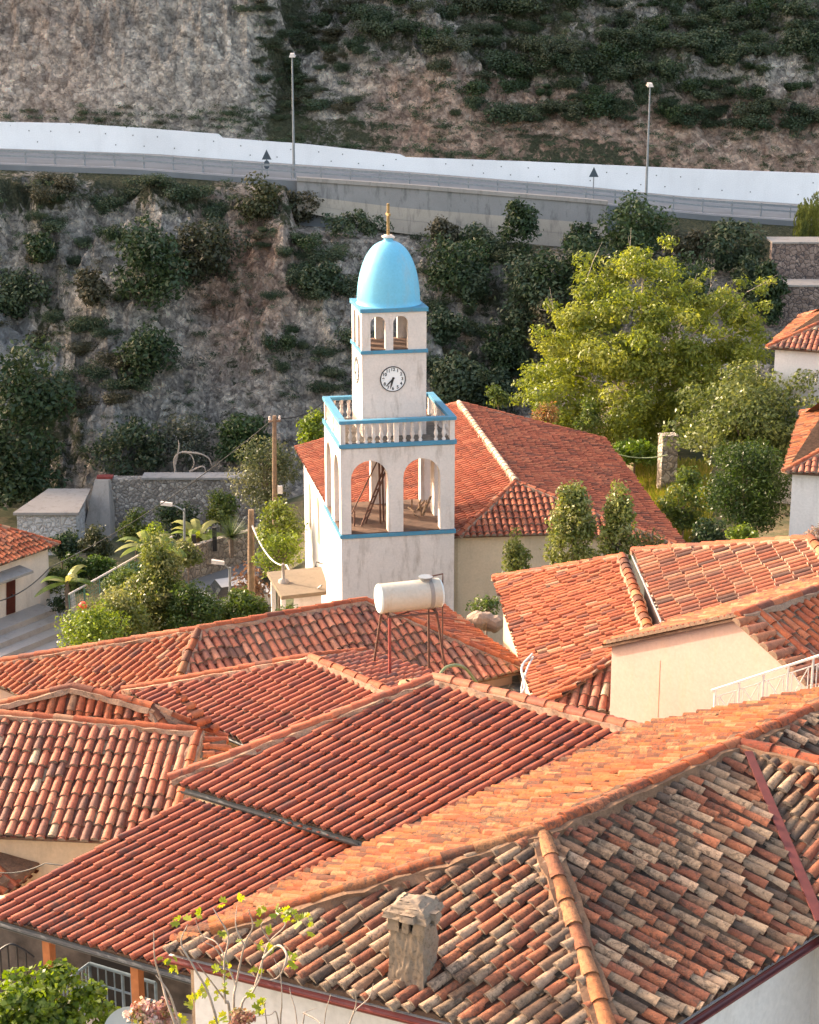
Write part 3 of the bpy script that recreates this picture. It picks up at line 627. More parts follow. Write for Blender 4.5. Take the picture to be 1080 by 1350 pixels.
# chimney with overhanging cap and vents
c0 = UP(545, 1284, PL(aL, aB, aT)); ud = nrm(aB - aL); vdr = nrm(np.cross(ZUP, ud)); vdr = vdr if vdr[1] > 0 else -vdr
cb = c0 - ZUP * .45
def ring(c, hx, hy, z): return [c + ud * a * hx + vdr * b * hy + ZUP * z for a, b in ((-1, -1), (1, -1), (1, 1), (-1, 1))]
H1 = 1.04
def rough(mb, b, t, res, amp, seed, top=True):
    """a block with crumbly faces: each side a displaced grid between the rings b and t"""
    b = [np.asarray(p) for p in b]; t = [np.asarray(p) for p in t]; cen = sum(b) / 4; 
    def P(p):
        d = p - cen; k = ((fbm(p[0] * 9 + p[2] * 7, p[1] * 9 + p[2] * 5, 4, seed) - .47) + .5 * (fbm(p[0] * 40 + p[2] * 37, p[1] * 40 + p[2] * 29, 2, seed + 3) - .4)) * amp
        return p + nrm([d[0], d[1], 0.0]) * k + ZUP * k * .3
    for i in range(4):
        a0, a1, c0_, c1_ = b[i], b[(i + 1) % 4], t[i], t[(i + 1) % 4]
        n = res; V = [P((a0 * (1 - u) + a1 * u) * (1 - v) + (c0_ * (1 - u) + c1_ * u) * v) for v in np.linspace(0, 1, n + 1) for u in np.linspace(0, 1, n + 1)]
        mb.idx(V, [(r * (n + 1) + k, r * (n + 1) + k + 1, (r + 1) * (n + 1) + k + 1, (r + 1) * (n + 1) + k) for r in range(n) for k in range(n)], 0, (1, 1, 1), True)
    if top:
        n = res; V = []
        for v in np.linspace(0, 1, n + 1):
            for u in np.linspace(0, 1, n + 1):
                p = (t[0] * (1 - u) + t[1] * u) * (1 - v) + (t[3] * (1 - u) + t[2] * u) * v; V.append(P(p) + ZUP * (fbm(p[0] * 11, p[1] * 11, 3, seed + 5) - .47) * amp)
        mb.idx(V, [(r * (n + 1) + k, r * (n + 1) + k + 1, (r + 1) * (n + 1) + k + 1, (r + 1) * (n + 1) + k) for r in range(n) for k in range(n)], 0, (1, 1, 1), True)
ch = MB(); rough(ch, ring(cb, .215, .20, -.2), ring(cb, .19, .178, H1), 36, .07, 3)
rough(ch, ring(cb, .25, .23, .05), ring(cb, .22, .20, .26), 14, .07, 8)
for a, b in ((-1, -1), (1, -1), (1, 1), (-1, 1)): rough(ch, ring(cb + ud * a * .145 + vdr * b * .13, .07, .065, H1 - .02), ring(cb + ud * a * .14 + vdr * b * .13, .06, .055, H1 + .16), 4, .04, 11)
for a, b in ((0, -1), (0, 1)): rough(ch, ring(cb + ud * a * .18 + vdr * b * .165, .035, .035, H1 - .02), ring(cb + ud * a * .18 + vdr * b * .165, .03, .03, H1 + .15), 3, .03, 14)
chim = ch.build('chimney', M['chimney'], rA)
ch = MB(); ch.hexa(ring(cb, .13, .12, H1 - .02), ring(cb, .13, .12, H1 + .14)); ch.build('flue', M['dark'], chim)
ch = MB(); rough(ch, ring(cb, .25, .235, H1 + .13), ring(cb, .225, .21, H1 + .19), 16, .05, 21); rough(ch, ring(cb + ud * .01, .215, .20, H1 + .18), ring(cb, .17, .155, H1 + .24), 14, .05, 25); rough(ch, ring(cb - ud * .01, .185, .17, H1 + .23), ring(cb - ud * .01, .11, .10, H1 + .28), 12, .05, 29)
for k in range(4):
    a = random.uniform(0, 6.28); c = cb + ud * math.cos(a) * .22 + vdr * math.sin(a) * .21 + ZUP * (H1 + random.uniform(.15, .22)); rough(ch, ring(c, .09, .07, -.03), ring(c, .07, .05, .03), 3, .05, 40 + k)
ch.build('chimney_cap', M['chimney'], chim)

# ------------------------------------------------------------------ red-roofed house in the middle
ze = 16.5; bz = 18.0
bE0, bE1 = UZ(226, 1030, ze), UZ(480, 1107, ze); bA_, bR_ = UZ(573, 897, bz), UZ(850, 968, bz)
pB = PL(bE0, bE1, bA_); bR_ = UP(850, 968, pB); ed = nrm(bE1 - bE0); bE2 = bE0 + ed * np.linalg.norm(bR_ - bA_) * 1.02
nb = nrm(np.cross(ed, ZUP)); nb = nb if nb[1] > 0 else -nb
back = [p + nb * 3.1 - ZUP * 1.38 for p in (bA_, bR_)]
hB = house('tiled_house', (bA_ + bE1) / 2 * [1, 1, 0] + [0, 0, 11], 'house in the middle with a uniform deep red tiled slope and dark gutter')
mb = MB(); lay(mb, [bE0, bE2, bR_, bA_], bE0, bE1, PAL_RED, .205, .42, .078, .22, 7, dirt_gap_shade=.10, ax=(100, -58), rf=.37, step=.7)
lay(mb, [bA_, bR_, back[1], back[0]], back[0], back[1], PAL_RED, .215, .40, .080, .22, 5)
rB = mb.build('roof', tr_, hB); mb = MB()
caps(mb, bE0, bA_, PAL_MID, .10, .40, .3, True, .075); caps(mb, bR_, bA_, PAL_MID, .105, .40, .3, True, .075); caps(mb, back[1] + ZUP * .02, bR_, PAL_MID, .1, .4, .3); mb.build('ridge_tile', tr_, rB)
gutter(bE0 + ed * .35 - nb * .02, bE2 - nb * .02, M['grey_gutter'], hB, .075, -nb, .03)
dp = bE0 + ed * np.linalg.norm(UZ(473, 1105, ze) - bE0)
mb = MB(); mb.tube([dp - nb * .1 - ZUP * .06, dp - nb * .1 - ZUP * .18, dp + nb * .05 - ZUP * .35, dp + nb * .05 - ZUP * 1.5], .05, 8); mb.build('downpipe', M['grey_gutter'], hB)
mb = MB(); P = inset([bE0, bE2, back[1], back[0]], .25); mb.prism(P, 10, ze - .1)
for s_, (lo, ri, bk_) in ((1, (bE0, bA_, back[0])), (-1, (bE2, bR_, back[1]))):
    o = ed * .25 * s_; a, b, c = lo + o + nb * .25 - ZUP * .0, ri + o - ZUP * .08, bk_ + o - nb * .2
    mb.idx([(a[0], a[1], ze - .1), (b[0], b[1], b[2] - .05), (c[0], c[1], ze - .1)] + [tuple(np.array((q[0], q[1], z)) + ed * .2 * s_) for q, z in ((a, ze - .1), (b, b[2] - .05), (c, ze - .1))], [(0, 1, 2), (5, 4, 3), (0, 3, 4, 1), (1, 4, 5, 2)])
mb.build('wall', M['cream'], hB)

# ------------------------------------------------------------------ lower red lean-to roof on posts
ze = 15.25
cE0, cE1 = UZ(-40, 1198, ze), UZ(262, 1287, ze); cd = nrm(cE1 - cE0); cT = UZ(253, 1056, 16.38); pC = PL(cE0, cE1, cT)
cE2 = cE0 + cd * 7.4; cTL = UP(-36, 1196, pC); cTR = cT + cd * 4.6
nc_ = nrm(np.cross(cd, ZUP)); nc_ = nc_ if nc_[1] > 0 else -nc_
hC = thing('porch_roof', (cE1[0] - 1.5, cE1[1] + 1.5, 12.3), 'low red tiled lean-to roof on timber posts over the terrace', 'porch roof')
mb = MB()
lay(mb, [cE0, cE2, cTR, cT, cT + (UP(0, 1196, pC) - cT) * 1.02], cE0, cE1, PAL_RED, .205, .42, .078, .22, 7, dirt_gap_shade=.10, ax=(100, -56), rf=.37, step=.7)
rC = mb.build('roof', tr_, hC)
gutter(cE0 - nc_ * .03, cE1 + cd * 2.6 - nc_ * .03, M['grey_gutter'], hC, .075, -nc_, .03)
for px in (53, 216):
    f = (UZ(px, 1250, 14.9)); c = cE0 + cd * (f - cE0).dot(cd) + nc_ * .22
    mb = MB(); mb.cbox((c[0], c[1], (15.22 + 12.2) / 2), .15, .15, 15.22 - 12.2, math.atan2(cd[1], cd[0])); mb.build('post', M['wood_post'], hC)
mb = MB(); mb.box(cE0 + nc_ * .14 - ZUP * .22, cd * 6.8, nc_ * .16, ZUP * .16); mb.build('beam', M['wood_post'], hC)

# ------------------------------------------------------------------ house with the older tiles at the left edge
ze, zt = 14.0, 15.2
e0, e1 = UZ(-60, 1101, ze), UZ(222, 1113, ze); eT0, eT1 = UZ(-60, 938, zt), UZ(262, 966, zt); pE = PL(e0, e1, eT1)
eT0 = UP(-60, 939, pE); ud = nrm(e1 - e0); nb_ = nrm(np.cross(ud, ZUP)); nb_ = nb_ if nb_[1] > 0 else -nb_
hE = house('tiled_house', ((e0 + e1) / 2 * [1, 1, 0] + nb_ + [0, 0, 11]), 'house at the left edge with a steep roof of orange, cream and blackened barrel tiles')
mb = MB(); lay(mb, [e0, e1, eT1, eT0], e0, e1, PAL_E, .215, .38, .092, .55, 6)
bk0, bk1 = eT0 + nb_ * 1.6 - ZUP * .75, eT1 + nb_ * 1.6 - ZUP * .75; lay(mb, [bk0, bk1, eT1, eT0], bk0, bk1, PAL_E, .215, .38, .092, .55, 5)
rE = mb.build('roof', to, hE); mb = MB(); caps(mb, eT0, eT1, PAL_MID, .10, .44, .6, True, .06); caps(mb, e1 + ud * -.02, eT1, PAL_MID, .1, .42, .5, True, .05); mb.build('ridge_tile', to, rE)
walls([e0, e1, bk1, bk0], ze - .1, 10.5, M['cream'], hE, .25)
# small hipped roof just behind it
zt = 15.75; f0, f1 = UZ(97, 908, zt), UZ(200, 934, zt); fe0, fe1 = UZ(-50, 975, 14.75), UZ(250, 1001, 14.75)
fL = UZ(-45, 940, 15.0)
hF = house('tiled_house', ((fe0 + fe1) / 2 * [1, 1, 0] + [0, 1, 11]), 'small hipped orange roof with thick pink mortar behind the older tiled house on the left')
pF = PL(fe0, fe1, f0); f1 = UP(200, 935, pF); fx = UP(222, 968, pF)
f2 = UZ(297, 976, 14.9); f3 = UZ(262, 990, 14.6)
mb = MB(); lay(mb, [fe0, UP(232, 985, pF), f1, f0, UP(-40, 942, pF)], fe0, fe1, PAL_MID, .215, .38, .09, .4, 6)
lay(mb, [UP(232, 985, pF), f3, f2, f1], f2, f3, PAL_MID, .215, .38, .09, .4, 6)
fb = np.array([0, 1.0, 0]); lay(mb, [f0, f1, f1 + fb * 2.2 - ZUP * 1.1, f0 + fb * 2.2 - ZUP * 1.1], f0, f1, PAL_MID, .215, .38, .09, .3, 4)
rF = mb.build('roof', to, hF); mb = MB()
caps(mb, UP(-40, 942, pF), f0, PAL_MID, .10, .42, .5); caps(mb, f1, f0, PAL_MID, .10, .42, .5); caps(mb, fx, f1, PAL_LIT, .095, .40, .5); caps(mb, f2, f1, PAL_MID, .09, .42, .5)
mb.build('ridge_tile', to, rF)
walls([fe0 + fb * .3, UP(235, 990, pF) + fb * .3, f2 + fb * .4, f1 + fb * 2.2, UP(-40, 942, pF) + fb * 1.5], 14.4, 10.5, M['cream'], hF, .15)
# little orange lean-to end with a yellow box under the middle roof's verge
g0, g1, g2, g3 = UZ(266, 1000, 15.3), UZ(300, 996, 15.2), UZ(298, 974, 15.45), UZ(268, 968, 15.55)
hG_ = house('lean_to_roof', (g0[0], g0[1], 12), 'short run of bright orange tiles stepping down beside the older tiled roof', 'lean-to')
mb = MB(); lay(mb, [g0, g1, g2, g3], g1, g2, PAL_MID, .2, .36, .088, .4, 6); mb.build('roof', to, hG_)
walls([g0, g1, g2 + fb * .4, g3 + fb * .4], 15.1, 11, M['cream'], hG_, .06)
# orange tile corner under it (lower left)
h0, h1, h2, h3 = UZ(-40, 1190, 13.2), UZ(20, 1172, 13.1), UZ(52, 1138, 13.35), UZ(-40, 1112, 13.7)
hH_ = house('lean_to_roof', (h1[0], h1[1], 11), 'low orange tiled corner roof below the older tiled house at the left edge', 'lean-to')
mb = MB(); lay(mb, [h0, h1, h2, h3], h1, h2, PAL_MID, .2, .36, .088, .4, 6); rr_ = mb.build('roof', to, hH_)
mb = MB(); caps(mb, h1, h1 + (h3 - h1) * .55, PAL_MID, .08, .4, .5); mb.build('ridge_tile', to, rr_)
walls([h0, h1, h2 + fb * .5, h3 + fb * .5], 13.0, 10.5, M['cream'], hH_, .06)

# ------------------------------------------------------------------ pinkish roof in the middle distance
ze, zt = 14.5, 15.55
d0, d1 = UZ(163, 912, ze), UZ(338, 985, ze); dT = UZ(408, 868, zt); pD = PL(d0, d1, dT); dR = UP(520, 917, pD)
ud = nrm(d1 - d0); nb_ = nrm(np.cross(ud, ZUP)); nb_ = nb_ if nb_[1] > 0 else -nb_; d2 = d0 + ud * ((dR - d0).dot(ud) + .1)
hD = house('tiled_house', ((d0 + dR) / 2 * [1, 1, 0] + [0, 0, 11]), 'pinkish red tiled roof in front of the long tiled roof, left of the water tank')
db0, db1 = UZ(478, 862, zt - .32), UZ(565, 897, zt - .32); pD2 = PL(dT, dR, db0)
mb = MB(); lay(mb, [d0, d2, dR, dT], d0, d1, PAL_RED, .205, .38, .078, .4, 6, dirt_gap_shade=.15, ax=(100, -54), rf=.37, step=.8); lay(mb, [dT, dR, UP(600, 900, pD2), UP(480, 861, pD2)], UP(480, 861, pD2), UP(600, 900, pD2), PAL_MID, .205, .36, .082, .4, 5)
rD = mb.build('roof', tr_, hD); mb = MB(); pk = [(1.25, 1.05, .98)]
caps(mb, d0, dT, PAL_MID, .10, .42, .5, True, .06, 6, (1.5, 1.4, 1.35)); caps(mb, dR, dT, PAL_MID, .10, .42, .5, True, .06); caps(mb, UP(480, 861, pD2), dT, PAL_MID, .08, .3, .4)
mb.build('ridge_tile', to, rD)
gutter(d0 + ud * 2.2, d2, M['grey_gutter'], hD, .06, -nb_, .03)
walls([d0, d2, UP(600, 900, pD2), UP(480, 861, pD2)], ze - .1, 10, M['cream'], hD, .25)

# ------------------------------------------------------------------ long hip roof behind
ze, zt = 13.0, 14.5
gL, gB, gR_ = UZ(-54, 884, ze), UZ(200, 988, ze), UZ(695, 885, ze); gT, gV = UZ(262, 832, zt), UZ(482, 793.5, zt); gF = UZ(577, 794, ze)
hG = house('tiled_house', ((gL + gR_) / 2 * [1, 1, 0] + [0, 0, 8]), 'long weathered orange hip roof running across in front of the shrubs and tower')
mb = MB(); lay(mb, [gL, gB, gT], gL, gB, PAL_MID, .21, .36, .088, .7, 6); lay(mb, [gB, gR_, gV, gT], gB, gR_, PAL_E[:4] + PAL_E[5:], .225, .38, .094, .7, 6)
lay(mb, [gR_, gF, gV], gR_, gF, PAL_MID, .21, .36, .088, .6, 5); lay(mb, [gF, gL, gT, gV], gL, gF, PAL_MID, .21, .36, .088, .6, 5)
rG = mb.build('roof', to, hG); mb = MB()
caps(mb, gL, gT, PAL_MID, .11, .46, .6); caps(mb, gT, gV, PAL_MID, .11, .46, .6); caps(mb, gB, gT, PAL_LIT, .11, .44, .6); caps(mb, gR_, gV, PAL_MID, .10, .42, .6)
mb.build('ridge_tile', to, rG); walls([gL, gB, gR_, gF], ze - .1, 4.5, M['peach'], hG, .3)
p = UP(640, 822, PL(gR_, gF, gV)); mb = MB()
for k in range(5):
    c = p + np.array([-.28 + .14 * k, random.uniform(-.1, .1), .02 - .02 * k]); mb.lathe(c, [(.05, -.2), (.22, -.05), (.27, .06), (.24, .2), (.12, .3), (.03, .32)], 14, 0, (1, 1, 1), False)
for i in range(len(mb.v)): mb.v[i] = tuple(np.array(mb.v[i]) + (np.array([fbm(mb.v[i][0] * 4, mb.v[i][2] * 4, 3, k) for k in (1, 2, 3)]) - .45) * .2)
tag(mb.build('boulder', plain('pinkish_boulder', (.33, .23, .17), .9, 0, .25, 6, .5), None, p), 'pinkish boulder lying on the far end of the long orange roof', 'boulder')

# slate covered flat roof in the gap
s0 = [UZ(575, 905, 12.6), UZ(700, 935, 12.6), UZ(712, 880, 12.6), UZ(640, 870, 12.6)]
sl = thing('slate_shed', (s0[1][0], s0[1][1], 8), 'small flat roof of grey slate slabs in the gap behind the deep red roof', 'shed')
mb = MB(); mb.prism([(q[0], q[1]) for q in s0], 12.45, 12.6); mb.build('roof', M['slate'], sl); walls(s0, 12.45, 8, M['cream'], sl, .2)

# ------------------------------------------------------------------ houses on the right
ze, zt = 14.0, 15.35
k0, k1 = UZ(652, 763, ze), UZ(708, 930, ze); kT = UZ(820, 735, zt); pK = PL(k0, k1, kT); kR = UP(857, 838, pK); kF = UP(724, 930, pK)
hH = house('tiled_house', ((k0 + kR) / 2 * [1, 1, 0] + [0, 0, 9]), 'rough orange tiled roof sloping left beside the slate gap, with a tan verge')
fr1 = UZ(820, 946, ze); fr1 = UZ(860, 945, ze)
mb = MB(); lay(mb, [k0, k1, kF, kR, kT], k0, k1, PAL_MID, .21, .34, .088, 1.0, 5); pK2 = PL(k1, fr1, kR)
lay(mb, [k1, fr1, kR + np.array([1.2, 0, 0]), kR], k1, fr1, PAL_E, .235, .38, .094, .7, 6)
rH = mb.build('roof', to, hH); mb = MB()
caps(mb, k0, kT, PAL_MID, .10, .42, .8, True, .04); caps(mb, kR, kT, PAL_LIT, .13, .42, .3, True, .05); caps(mb, k1, kR, PAL_MID, .10, .42, .6, True, .05); mb.build('ridge_tile', to, rH)
walls([k0, k1, fr1, kR + np.array([1.2, 0, 0]), kT], ze - .1, 8, M['cream'], hH, .22)
# house with striped tiles
ze, zt = 16.0, 17.5
i0, i1 = UZ(836, 728, ze), UZ(884, 835, ze); iT = UZ(1068, 712, zt); pI = PL(i0, i1, iT); iR = UP(1180, 800, pI)
hI = house('tiled_house', ((i0 + iR) / 2 * [1, 1, 0] + [0, 0, 9]), 'house with neat rows of striped brown and cream tiles and white mortar joints')
i1b = UZ(900, 872, ze); iT2 = UP(1068, 712, pI); iR2 = iT2 + (i1b - i0)
mb = MB(); lay(mb, [i0, i1b, iR2, iT2], i0, i1b, PAL_STRIPE, .235, .44, .092, .26, 5, (.60, .50, .42), dirt_gap_shade=.25)
iE = nrm(iT2 - i0) * [1, 1, 0]; far0, far1 = iT2 + (iT2 - i0) * [1, 1, -1], iR2 + (iT2 - i0) * [1, 1, -1]
lay(mb, [iT2, iR2, far1, far0], far0, far1, PAL_STRIPE, .21, .62, .086, .12, 4)
rI = mb.build('roof', to, hI); mb = MB(); caps(mb, i0, iT2, PAL_MID, .11, .46, .6, True, .05); caps(mb, iR2, iT2, PAL_LIT, .13, .46, .3, True, .06); mb.build('ridge_tile', to, rI)
walls([i0, i1b, far1, far0], ze - .06, 8, M['peach'], hI, .22)
mb = MB(); mb.tube([i0 + [-.06, 0, -.06], i1b + [-.06, 0, -.06]], .03, 6); mb.build('eave_pipe', M['grey_metal'], hI)
# gable house with the peach wall
aw = R(50); tw = np.array([math.cos(aw), -math.sin(aw), 0]); nw = np.array([math.sin(aw), math.cos(aw), 0])
j0 = UD(807, 850, 35); plw = PL(j0, j0 + tw, j0 + ZUP); plw = (np.cross(tw, ZUP), j0)
jA = UP(980, 814, plw); jR = UP(1083, 909, plw); jR = jA + (jA - j0) * [1, 1, -1] + (tw * .25 - ZUP * .12)
hJ = house('tiled_house', ((j0 + jR) / 2 * [1, 1, 0] + nw * 2 + [0, 0, 10]), 'house with a plain pale peach gable wall behind the white railing')
ov = nw * -.12; dp_ = nw * 6.0; jl = j0 - tw * .15 - ZUP * .07
mb = MB(); up_ = ZUP * .03
lay(mb, [jl + ov + up_, jl + dp_ + up_, jA + dp_ + up_, jA + ov + up_], jl + ov, jl + dp_, PAL_LIT, .21, .36, .09, .8, 6)
lay(mb, [jR + ov + up_, jR + dp_ + up_, jA + dp_ + up_, jA + ov + up_], jR + dp_, jR + ov, PAL_MID, .21, .36, .09, .8, 6)
rJ = mb.build('roof', to, hJ); mb = MB()
caps(mb, jA + dp_ + up_, jA + ov + up_, PAL_MID, .11, .44, .6, True, .06)
caps(mb, jR + nw * .35 + up_, jA + nw * .35 + up_, PAL_MID, .10, .42, .6, True, .05); caps(mb, jl + nw * .25 + up_, jA + nw * .25 + up_, PAL_LIT, .09, .42, .6, True, .05)
mb.build('ridge_tile', to, rJ)
mb = MB(); ang = [math.pi * k / 6 for k in range(7)]     # verge tiles poking out of the gable, open ends towards the viewer
for a, b, pal, s_, L in ((j0, jA, PAL_MID, .155, .24), (jA, jR, [((.46, .17, .08), 30), ((.40, .15, .08), 20)], .235, .62)):
    n = int(np.linalg.norm(b - a) / s_)
    dd = nrm(b - a); upn = np.cross(dd, nw); upn = upn if upn[2] > 0 else -upn
    for k in range(n):
        c = a + (b - a) * ((k + .5) / n) + upn * .05; col = pick(pal); Q = []
        for vv, rr in ((-nw * (L * .6), .075 + L * .06), (nw * .22, .07)):
            for t in ang: Q.append(c + vv + dd * (rr * math.cos(t)) + upn * (rr * math.sin(t)))
        mb.idx(Q, [(t, t + 1, 8 + t, 7 + t) for t in range(6)], 0, col, True); mb.face(Q[:7][::-1], 0, (.20, .13, .09)); mb.face([Q[0], Q[6], Q[13], Q[7]], 0, (.2, .12, .08))
mb.build('verge_tile', to, rJ)
mb = MB(); zb = 11.0; q = [j0, jA, jR]
W_ = [np.array([j0[0], j0[1], zb]), j0 - ZUP * .02, jA - ZUP * .02, jR - ZUP * .02, np.array([jR[0], jR[1], zb])]
mb.idx(W_ + [p + nw * 5.8 for p in W_], [(0, 1, 2, 3, 4), (9, 8, 7, 6, 5), (0, 5, 6, 1), (4, 3, 8, 9)]); mb.build('wall', M['peach'], hJ)
mb = MB(); c = UP(869, 905, plw); mb.box(c - tw * .008 - nw * .006 - ZUP * 3, tw * .016, nw * .02, ZUP * 3.55); mb.build('drip_line', plain('rusty_streak', (.44, .28, .19), .9), hJ)
# white railing climbing in front of the gable
Yr = 29.0; q0_ = UD(943, 910, Yr); q1_ = UD(1140, 846, Yr - 1.0)
r0, r1_ = q0_, q1_
rl = thing('stair_railing', (r0[0], r0[1], 15.5), 'white painted metal railing with crossed bars rising in front of the peach gable', 'railing')
rd = nrm((r1_ - r0) * [1, 1, 0]); sl_ = (r1_ - r0)
mb = MB(); a, b = r0 - sl_ * .03, r1_; sd = np.cross(rd, ZUP)
mb.box(a - sd * .03, b - a, sd * .06, ZUP * .035); mb.build('handrail', M['white_metal'], rl)
mb = MB(); mb.tube([r0 - ZUP * .13, r1_ - ZUP * .13], .012, 6); mb.tube([r0 - ZUP * .62, r1_ - ZUP * .62], .012, 6); mb.build('rail', M['white_metal'], rl)
n = 6
for k in range(n):
    f0, f1_ = k / n, (k + 1) / n; p0, p1 = r0 + sl_ * f0, r0 + sl_ * f1_
    mb = MB(); mb.tube([p0 - ZUP * .95, p0], .022, 6); mb.build('post', M['white_metal'], rl)
    mb = MB(); w = sl_ / n * .17
    for qq in (p0 + w, p1 - w): mb.tube([qq - ZUP * .62, qq - ZUP * .13], .011, 5)
    mb.tube([p0 + w - ZUP * .13, p1 - w - ZUP * .62], .010, 5); mb.tube([p0 + w - ZUP * .62, p1 - w - ZUP * .13], .010, 5); mb.build('crossed_bar', M['white_metal'], rl)
mb = MB()
for k in range(6):
    p = r0 + sl_ * (k / 6) - ZUP * 1.15; mb.box(p + sd * -.2, sl_ / 6 * [1, 1, 0], sd * 1.1, ZUP * (-2.5)); 
tag(mb.build('outdoor_stair', M['peach'], None, r0 - ZUP * 3), 'rendered outdoor stair carrying the white railing', 'stair')

# far right houses
def corner_house(pe_corner, pe_r, pe_up, ze, zt, zb, label, wallm, loc_dz=0):
    c = UZ(*pe_corner, ze); r = UZ(*pe_r, ze); ap = UZ(*pe_up, zt)
    u = nrm(r - c); n_ = nrm(np.cross(u, ZUP)); n_ = n_ if n_[1] > 0 else -n_
    r = c + u * 6.5; rise = zt - ze; run = rise / math.tan(R(24)); w = 2 * run
    lb = c + n_ * w; rb = r + n_ * w; a1 = c + n_ * run + u * run + ZUP * rise; a2 = r + n_ * run - u * run + ZUP * rise
    h = house('tiled_house', ((c + rb) / 2 * [1, 1, 0] + [0, 0, zb]), label)
    mb = MB(); lay(mb, [c, r, a2, a1], c, r, PAL_E, .23, .36, .095, .6, 6, (.3, .24, .19)); lay(mb, [c, a1, lb], c, lb, PAL_LIT, .23, .36, .09, .8, 5)
    lay(mb, [lb, rb, a2, a1], lb, rb, PAL_MID, .23, .36, .09, .5, 4); rf = mb.build('roof', to, h)
    mb = MB(); caps(mb, c, a1, PAL_MID, .11, .44, .6); caps(mb, a1, a2, PAL_MID, .11, .44, .6); caps(mb, lb, a1, PAL_MID, .11, .44, .6); mb.build('ridge_tile', to, rf)
    walls([c, r, rb, lb], ze - .08, zb, wallm, h, .28); return h
corner_house((1012, 459), (1100, 465), (1083, 402), 15.4, 17.2, 8, 'small white house with a hip roof at the right edge beside the yellow-green tree', M['white'])
corner_house((1034, 623), (1110, 628), (1085, 560), 13.2, 15.4, 7.5, 'white-walled tiled house at the right edge beside the dark round bush', M['white'])

# ------------------------------------------------------------------ church
th = R(10.6); ct = np.array([math.cos(th), math.sin(th), 0]); cdp = np.array([-math.sin(th), math.cos(th), 0])
TO = UD(449, 588, 62); TO = np.array([TO[0], TO[1], 0.0]); TW = 4.10
r2, r1, fl = UZ(680, 636, 12.0), UZ(605, 532, 12.6), UZ(390, 591, 10.2); pL = PL(r2, r1, fl); ze = 10.6
nl = UP(603, 708, pL); nr1 = UZ(742, 704, nl[2]); hp = PL(nl, nr1, r2); rcorner = UP(905, 723, hp); pr = PL(r1, r2, rcorner); fr = UP(797, 580, pr)
lm = UP(446, 691, pL); nl0 = UP(560, 716, pL)
chh = thing('church', (0, 70, 4), 'large church with a broad red tiled hip roof behind the clock tower', 'church')
mb = MB()
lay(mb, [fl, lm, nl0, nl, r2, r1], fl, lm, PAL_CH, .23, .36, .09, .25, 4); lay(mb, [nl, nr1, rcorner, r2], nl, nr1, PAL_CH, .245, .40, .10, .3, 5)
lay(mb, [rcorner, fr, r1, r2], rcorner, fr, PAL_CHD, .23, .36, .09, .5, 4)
bw = [fl, fr, r1]; mb.face(bw, 1, (.3, .15, .1)); mb.face(bw[::-1], 1, (.3, .15, .1))
rCh = mb.build('roof', to, chh); mb = MB()
WH = [((.62, .42, .30), 20), ((.5, .28, .19), 14)]
caps(mb, r2, r1, WH, .12, .42, .3); caps(mb, nl, r2, PAL_MID, .11, .42, .3, True, .05); caps(mb, rcorner, r2, PAL_CH, .09, .42, .3, True, .05); caps(mb, fr, r1, PAL_CH, .10, .42, .3, True, .05); caps(mb, fl, r1, PAL_CH, .1, .42, .3, True, .05)
mb.build('ridge_tile', to, rCh)
wc, Pc = walls([fl, lm, nl0, nl, nr1, rcorner, fr], [q[2] - .1 for q in (fl, lm, nl0, nl, nr1, rcorner, fr)], 3.0, M['cream'], chh, .30)
mb = MB(); lw0, lw1 = np.array([*Pc[0], 0]), np.array([*Pc[1], 0]); ld = nrm(lw1 - lw0); ln = np.cross(ld, ZUP); ln = ln if ln[0] < 0 else -ln
mb.box(lw0 + ln * .012 + ZUP * 3, (lw1 - lw0), -ln * .3, ZUP * (9.62 - 3)); mb.build('side_wall', M['white'], chh)
LL = np.linalg.norm(lw1 - lw0)
for f in (1.6, 3.9, 6.4, 9.2):
    c = lw0 + ld * f + ln * .03; w = MB(); pts = [(-.28, 7.0), (.28, 7.0), (.28, 8.8)] + [(.28 * math.cos(a), 8.8 + .28 * math.sin(a)) for a in np.linspace(.3, math.pi - .3, 6)] + [(-.28, 8.8)]
    P_ = [c + ld * a + ZUP * z for a, z in pts]; w.face(P_); w.face([p for p in P_][::-1]); wn_ = w.build('window', M['cream'], chh)
    w = MB(); w.idx([p + ln * .012 for p in [c + ld * a * .7 + ZUP * z for a, z in ((-.28, 7.1), (.28, 7.1), (.28, 8.7), (-.28, 8.7))]], [(0, 1, 2, 3)]); w.build('pane', M['concrete'], wn_)
for f, z in ((5.0, 6.4), (8.0, 5.7)):
    c = lw0 + ld * f; w = MB(); w.tube([c + ZUP * z, c + ln * .3 + ZUP * (z + .12), c + ln * .34 + ZUP * (z - .05)], .025, 5); w.lathe(c + ln * .34 + ZUP * (z - .32), [(.05, 0), (.10, .2), (.03, .28)], 8); w.build('wall_lamp', M['black'], chh)

